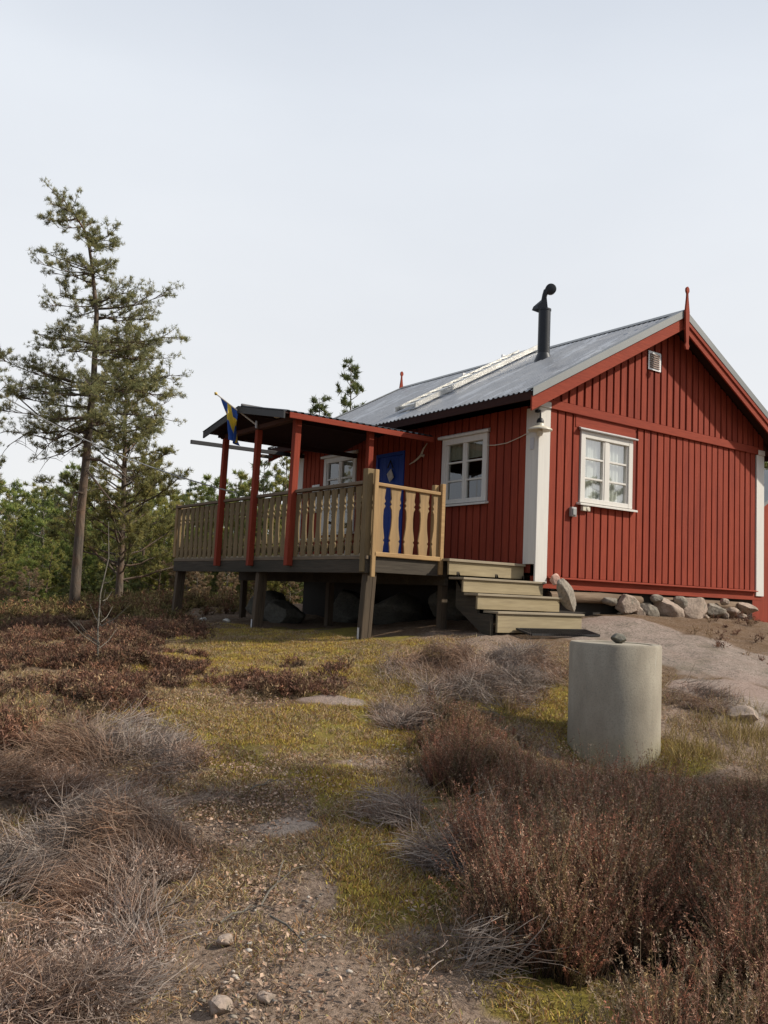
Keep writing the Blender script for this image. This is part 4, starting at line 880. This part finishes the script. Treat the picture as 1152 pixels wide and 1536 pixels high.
def place_tree(name,base,wd,crown,lab,cat,group=None,bark_m=None):
    t=thing(name,base,lab,cat,group); o=wd.build('trunk',bark_m or m_bark,None,smooth=True); o.parent=t; o.matrix_parent_inverse=Matrix.Translation(-Vector(base))
    c_=npmesh('crown',crown[0],crown[1],m_needle,crown[2]); c_.parent=t; c_.matrix_parent_inverse=Matrix.Translation(-Vector(base)); return t
PD=18.
def px3(px,py,dd=0): return Vector(at(px,py,PD+dd))
tp=[(110,925,0),(116,840,0),(122,760,.1),(133,650,.1),(141,560,0),(145,470,-.1),(138,400,0),(131,352,0),(112,322,0),(88,290,0)]
trk=[px3(*p) for p in tp]; trr=[.16,.135,.12,.105,.085,.065,.045,.035,.02,.008]
def tk(py):
    for a,b_ in zip(tp[:-1],tp[1:]):
        if a[1]>=py>=b_[1]:
            t=(a[1]-py)/(a[1]-b_[1]); return (a[0]+(b_[0]-a[0])*t,py,0)
    return tp[-1]
R_=random.Random(21)
ends=[(305,68,300),(310,84,284),(318,64,322),(325,100,312),(330,80,335),(345,125,330),(352,172,348),(355,165,375),(350,150,345),(368,178,352),
 (395,66,386),(400,64,402),(392,110,385),(400,172,398),(405,160,418),(415,100,415),
 (440,82,442),(450,76,462),(455,100,475),(445,205,425),(455,248,437),(465,240,468),(450,180,440),(470,215,450),
 (505,52,498),(510,60,520),(500,90,505),(515,80,535),(500,262,508),(515,250,545),(520,230,520),(505,200,500),(530,200,530),
 (565,12,545),(570,6,572),(575,40,555),(580,30,590),(585,75,575),(560,283,562),(570,272,600),(560,240,590),(575,215,575),
 (620,8,612),(625,16,645),(615,50,640),(630,60,670),(640,90,690),(610,255,625),(620,235,650),(630,200,660),(600,30,600),(605,100,610)]
limbs=[]
for (sy,ex,ey) in ends:
    sx_,sy_,_=tk(sy+10); span=abs(ex-sx_)/FPX*PD
    for k in range(2):
        dz=R_.uniform(-.55,.55)*max(.5,span)*(1 if k==0 else 1.5); f=1 if k==0 else R_.uniform(.45,.85)
        limbs.append((px3(sx_,sy_),px3(sx_+(ex-sx_)*f+R_.uniform(-5,5),sy_+(ey-sy_)*f+R_.uniform(-8,8),dz),.009+.009*span))
    if R_.random()<.6:
        a=R_.choice((-1,1)); limbs.append((px3(sx_,sy_),px3(sx_+R_.uniform(-12,12),sy_+R_.uniform(-14,6),a*R_.uniform(.5,1.1)*min(1.6,max(.5,span))),.015))
wd,cr=limb_tree(trk,[x*.70 for x in trr],limbs,5,.075,11,.009,GRN,twigs=8,twl=.55,per=12,droop=.10)
# dead lower branches
def dead(mb,pts,r,seed):
    R2=random.Random(seed); P_=[px3(*p) for p in pts]; mb.tube(P_,[r*(1-.7*i/(len(P_)-1)) for i in range(len(P_))],5,False)
    for k in range(10):
        i=R2.randrange(len(P_)-1); p=P_[i].lerp(P_[i+1],R2.random()); q=p+Vector((R2.gauss(0,.25),R2.gauss(0,.25),R2.uniform(-.35,.1))); mb.tube([p,p.lerp(q,.5)+Vector((0,0,.03)),q],[.008,.006,.003],3,False)
dead(wd,[(132,650,0),(100,645,.1),(60,625,.2),(20,590,.3)],.035,1); dead(wd,[(130,660,0),(95,680,.2),(60,690,.3)],.02,2)
dead(wd,[(130,688,0),(150,690,-.1),(175,705,-.3),(200,724,-.5)],.04,3); dead(wd,[(130,705,0),(150,730,-.2),(170,755,-.4),(190,775,-.6)],.025,4)
dead(wd,[(124,740,0),(112,738,-.1),(107,755,-.2),(108,770,-.2)],.03,5); dead(wd,[(126,640,0),(80,660,0),(40,650,.3),(10,670,.3)],.022,6); dead(wd,[(128,625,0),(90,650,-.4),(50,690,-.6)],.02,7)
place_tree('pine_tree',tuple(trk[0]),wd,cr,'tall thin pine with a bare lower trunk and a crown bent left at the top','pine tree')
# auto conifer
def auto_tree(h,rad,seed,style,tl,nb,w,cols,base_clear=.15,nl=None,twigs=9,per=3):
    R2=random.Random(seed); bend=Vector((R2.uniform(-.03,.03),R2.uniform(-.03,.03),0)); trunk=[Vector((0,0,-.3))]+[bend*(h*t)*t*2+Vector((R2.uniform(-.02,.02),R2.uniform(-.02,.02),0))*h*.2+Vector((0,0,h*t)) for t in (.15,.3,.5,.7,.85,1)]
    tr=[.0115*h*x+.004 for x in (1.2,1,.85,.6,.35,.18,.03)]; L=[]
    nl=nl or int(h*7)
    for k in range(nl):
        t=base_clear+(1-base_clear)*((k+.5)/nl)*.985; a=k*2.4+R2.uniform(-.5,.5)
        if style=='spruce': ln=rad*(1-t)**.8*R2.uniform(.75,1.1)+.08; dz=-.15*ln+.25*(t>.8)*ln
        elif style=='young': ln=rad*((1-t)**.6)*R2.uniform(.6,1.15)+.1; dz=ln*R2.uniform(.35,.8)
        else: ln=rad*math.sqrt(max(0.03,1-((t-.55)/.5)**2))*R2.uniform(.45,1.1); dz=ln*R2.uniform(.1,.6)
        i=t*6; i0=min(5,int(i)); s=trunk[i0+1 if i0<5 else 6] if False else None
        p=Vector((bend.x*h*t*t*2,bend.y*h*t*t*2,h*t)); L.append((p,p+Vector((math.cos(a)*ln,math.sin(a)*ln,dz)),.01+.012*ln))
    return limb_tree(trunk,tr,L,seed,tl,nb,w,cols,twigs=twigs,twl=.30+.12*rad,per=per)
COLS={'dark': [(0.12, 0.15, 0.054), (0.156, 0.18, 0.066), (0.09, 0.114, 0.046), (0.192, 0.21, 0.072)], 'olive': [(0.3, 0.3, 0.084), (0.36, 0.336, 0.096), (0.216, 0.234, 0.072), (0.408, 0.36, 0.108), (0.168, 0.192, 0.06)], 'brown': [(0.288, 0.204, 0.12), (0.216, 0.156, 0.096), (0.348, 0.252, 0.156)], 'leaf': [(0.228, 0.27, 0.072), (0.288, 0.3, 0.084), (0.144, 0.216, 0.06), (0.288, 0.324, 0.096)]}
# pine behind the tall one
p0=G(180,905); b0=at(178,905,22.5); b0[2]=float(gz(b0[0],b0[1]))
wd,cr=auto_tree(float(at(185,478,22.5)[2]-b0[2]),1.9,31,'young',.11,12,.014,[(.27,.25,.08),(.19,.19,.07),(.32,.28,.09),(.14,.14,.055)],.12,100,8,7)
t=place_tree('pine_tree',(0,0,0),wd,cr,'shorter bushy pine standing just behind and right of the tall pine','pine tree'); t.location=tuple(b0)
# pine past the left edge with branches reaching in
b0=at(-75,905,19); b0[2]=float(gz(b0[0],b0[1])); wd,cr=auto_tree(6.3,1.35,33,'pine',.09,12,.012,GRN,.35,50,7,7)
t=place_tree('pine_tree',(0,0,0),wd,cr,'pine at the left edge with only its branch tips showing','pine tree'); t.location=tuple(b0)
# variants for the wood
VAR=[]
for i,(h,rad,sty,cl,bc,nl) in enumerate(((4.8,1.5,'young','olive',.05,34),(5.2,1.35,'spruce','dark',.03,46),(4.6,1.35,'young','leaf',.05,40),(5.5,1.5,'young','dark',.06,36),(4.4,1.25,'spruce','olive',.04,40),(3.0,1.1,'pine','brown',.05,26),(8.0,1.0,'young','dark',.15,66))):
    wd,cr=auto_tree(h,rad,200+i,sty,.13,9,.024,COLS[cl],bc,nl,9,7)
    VAR.append((wd.build('trunk',m_bark2 if cl in('leaf','brown') else m_bark,None,smooth=True),npmesh('crown',cr[0],cr[1],m_needle,cr[2]),h))
used=[False]*len(VAR)
def put(v,base,sc_,lab,group,cat='tree',name='forest_tree'):
    t=thing(name,base,lab,cat,group); t.scale=(sc_,sc_,sc_*random.uniform(.92,1.08)); t.rotation_euler=(0,0,random.uniform(0,6.28))
    for o in VAR[v][:2]:
        c_=o if not used[v] else o.copy()
        if used[v]: COL.objects.link(c_)
        c_.parent=t
    used[v]=True; return t
LAB={0:'olive green bushy young pine in the wood behind the heath',1:'dark green spruce in the wood behind the heath',2:'fresh green broad crowned tree in the wood behind the heath',3:'dark green young pine in the wood behind the heath',4:'low olive green tree in the wood behind the heath',5:'brown leafless bush at the edge of the wood'}
R3=random.Random(77)
def wood_tree(px,dep,toppy,v,lab=None,group='trees of the wood behind the heath'):
    p=at(px,800,dep); z=float(gz(p[0],p[1])); top=at(px,toppy,dep)[2]; put(v,(p[0],p[1],z-.05),max(.35,(top-z)/VAR[v][2]),lab or LAB[v],group if not lab else None)
for (dep,py,step) in ((25,800,48),(29,765,46),(34,742,42),(41,728,40),(50,722,46)):
    px=-120+R3.uniform(0,30)
    while px<470+dep*2:
        w_=[0,2,4,0,1,3] if dep<30 else [0,1,3,0,2,3]
        wood_tree(px+R3.uniform(-14,14),dep+R3.uniform(-1.5,1.5),py+R3.uniform(-16,22),R3.choice(w_)); px+=step*R3.uniform(.8,1.2)
px=-90
while px<620:
    wood_tree(px+R3.uniform(-8,8),R3.uniform(27,33),R3.uniform(795,835),R3.choice([4,2,0,1])); px+=26
for px,dep,py in ((300,24,835),(345,23,850),(285,25,820),(400,26,830),(440,25,840),(20,22,880)): wood_tree(px,dep,py,5)
# distinct trees showing behind the cabin and porch
for px,dep,py,v,lab in ((395,27,672,3,'young dark pine seen between the porch posts'),(430,25,690,0,'olive young pine seen right of the middle porch post'),(375,28,705,4,'small tree left of the middle porch post above the railing'),
    (483,38,572,6,'left of the two young pines rising over the porch roof'),(522,38,562,6,'right and taller of the two young pines rising over the porch roof'),
    (690,40,640,1,'spruce hidden behind the cabin roof'),(1149,30,660,0,'tree showing behind the right corner of the cabin'),(1180,34,630,3,'tree beyond the small red shed at the right edge'),(215,27,700,0,'taller olive pine just right of the leaning trunk'),(85,33,722,3,'pointed dark tree left of the tall pine trunk'),(258,31,722,4,'yellowish tree left of the veranda railing')): 
    if v==1 and px==690: continue
    wood_tree(px,dep,py,v,lab)
# small brown juniper and sapling in the left foreground
p=at(40,925,17.5); put(5,(p[0],p[1],float(gz(p[0],p[1]))),.30,'small orange brown withered spruce at the left below the wood',None,'shrub','withered_shrub')
p=G(147,1000); m=MB(); R4=random.Random(9); b0=Vector(p); tops=[]
hgt=1.55; main=[b0+Vector((R4.uniform(-.03,.03),R4.uniform(-.03,.03),hgt*t)) for t in (0,.25,.5,.75,1)]; m.tube(main,[.012,.010,.008,.006,.003],5)
for k in range(14):
    t=R4.uniform(.12,.9); s=main[0].lerp(main[-1],t); a=R4.uniform(0,6.28); l=R4.uniform(.12,.34)*(1.2-t); e=s+Vector((math.cos(a)*l,math.sin(a)*l,l*.8)); m.tube([s,s.lerp(e,.5)+Vector((0,0,-.03)),e],[.006,.004,.002],4)
tag(m.build('birch_sapling',m_bark2,None,smooth=True),'thin leafless sapling standing in the heather at left','sapling')
p=G(190,1000); 
# trees behind the viewer (this first set mirrors in the gable window)
for i,(x,y,v,s,lab) in enumerate(((20,-16.5,3,1.5,'dark pine across the slope mirrored in the gable window'),(23,-20,1,1.45,'tall spruce across the slope mirrored in the gable window'),(17.5,-18,5,1.6,'brown bush across the slope mirrored in the gable window'),(26,-19,0,1.3,'olive pine across the slope mirrored in the gable window'),(21,-22,2,1.3,'broad green tree across the slope mirrored in the gable window'))):
    put(v,(x,y,float(gz(x,y))),s,lab,None)
for i,(x,y,v,s,lab) in enumerate(((1.7,-11.3,3,1.75,'unseen tall pine added behind the viewer to shade the lower right heather'),(4.3,-12.6,3,2.0,'unseen wide pine added behind the viewer to shade the foreground'),(5.0,-15.2,1,1.7,'unseen spruce added behind the viewer at the sunny side'))):  # unseen trees added on the sun side to shade the foreground
    put(v,(x,y,float(gz(x,y))),s,lab,None)
# ------------------------------------------------------------------ shed at right edge
sh=thing('shed',(10.3,4,-.6),'small red shed with a grey roof behind the right corner of the cabin','shed')
m=MB(); m.box(8.9,12.2,2.3,6.5,-1.0,1.85); m.build('wall',m_redz,sh)
m=MB(lambda u,n,z:(u,n,z)); m.hexa([(8.55,1.9,1.80),(10.55,1.9,2.95),(10.55,6.9,2.95),(8.55,6.9,1.80)],[(8.55,1.9,1.88),(10.55,1.9,3.03),(10.55,6.9,3.03),(8.55,6.9,1.88)])
m.hexa([(10.55,1.9,2.95),(12.55,1.9,1.80),(12.55,6.9,1.80),(10.55,6.9,2.95)],[(10.55,1.9,3.03),(12.55,1.9,1.88),(12.55,6.9,1.88),(10.55,6.9,3.03)]); m.build('roof',m_flash,sh)
m=MB(lambda u,n,z:(u,2.3-n,z)); m.prism([(8.9,1.85),(12.2,1.85),(10.55,2.92)],-.1,0); m.build('gable_end',m_redz,sh)
# ================================================================== LIGHT
S=Vector((1.2,-1.0,1.25)).normalized(); el=math.asin(S.z); az=math.atan2(S.x,S.y)
w=bpy.data.worlds.new('World'); sc.world=w; w.use_nodes=True; nt=w.node_tree; bg=nt.nodes['Background']
sky=nt.nodes.new('ShaderNodeTexSky'); sky.sky_type='NISHITA'; sky.sun_disc=False; sky.sun_elevation=el; sky.sun_rotation=az; sky.dust_density=2
tc=N(nt,'ShaderNodeTexCoord'); sx=N(nt,'ShaderNodeSeparateXYZ'); nt.links.new(tc.outputs['Generated'],sx.inputs[0])
dt=N(nt,'ShaderNodeVectorMath',operation='DOT_PRODUCT'); nt.links.new(tc.outputs['Generated'],dt.inputs[0]); dt.inputs[1].default_value=(-.97,-.25,0)
cl=ramp(nt,sx.outputs[2],[(.0,(.91,.915,.91)),(.15,(.90,.91,.925)),(.50,(.82,.865,.93)),(.68,(.60,.66,.76)),(.95,(.42,.48,.60))])
cl=mixc(nt,ramp(nt,dt.outputs['Value'],[(.02,0),(.65,1)]),cl,(.40,.45,.53))
mp=N(nt,'ShaderNodeMapping'); mp.inputs['Scale'].default_value=(1,1,2.5); nt.links.new(tc.outputs['Generated'],mp.inputs[0])
nz=N(nt,'ShaderNodeTexNoise'); nz.inputs['Scale'].default_value=2.2; nz.inputs['Detail'].default_value=5; nt.links.new(mp.outputs[0],nz.inputs['Vector'])
k=mixc(nt,1.0,cl,(10,10,10),'MULTIPLY'); fac=ramp(nt,nz.outputs['Fac'],[(.3,.90),(.7,.985)])
nt.links.new(mixc(nt,fac,sky.outputs[0],k),bg.inputs[0]); bg.inputs[1].default_value=.10
sd=bpy.data.lights.new('sun','SUN'); sd.energy=4.9; sd.angle=math.radians(1.5); sd.color=(1,.92,.80); so=bpy.data.objects.new('sun',sd); COL.objects.link(so)
so.rotation_euler=S.to_track_quat('Z','Y').to_euler()
vs_=sc.view_settings; vs_.view_transform='Standard'; vs_.look='None'; vs_.exposure=0; vs_.gamma=1
sc.cycles.max_bounces=6; sc.cycles.transparent_max_bounces=8
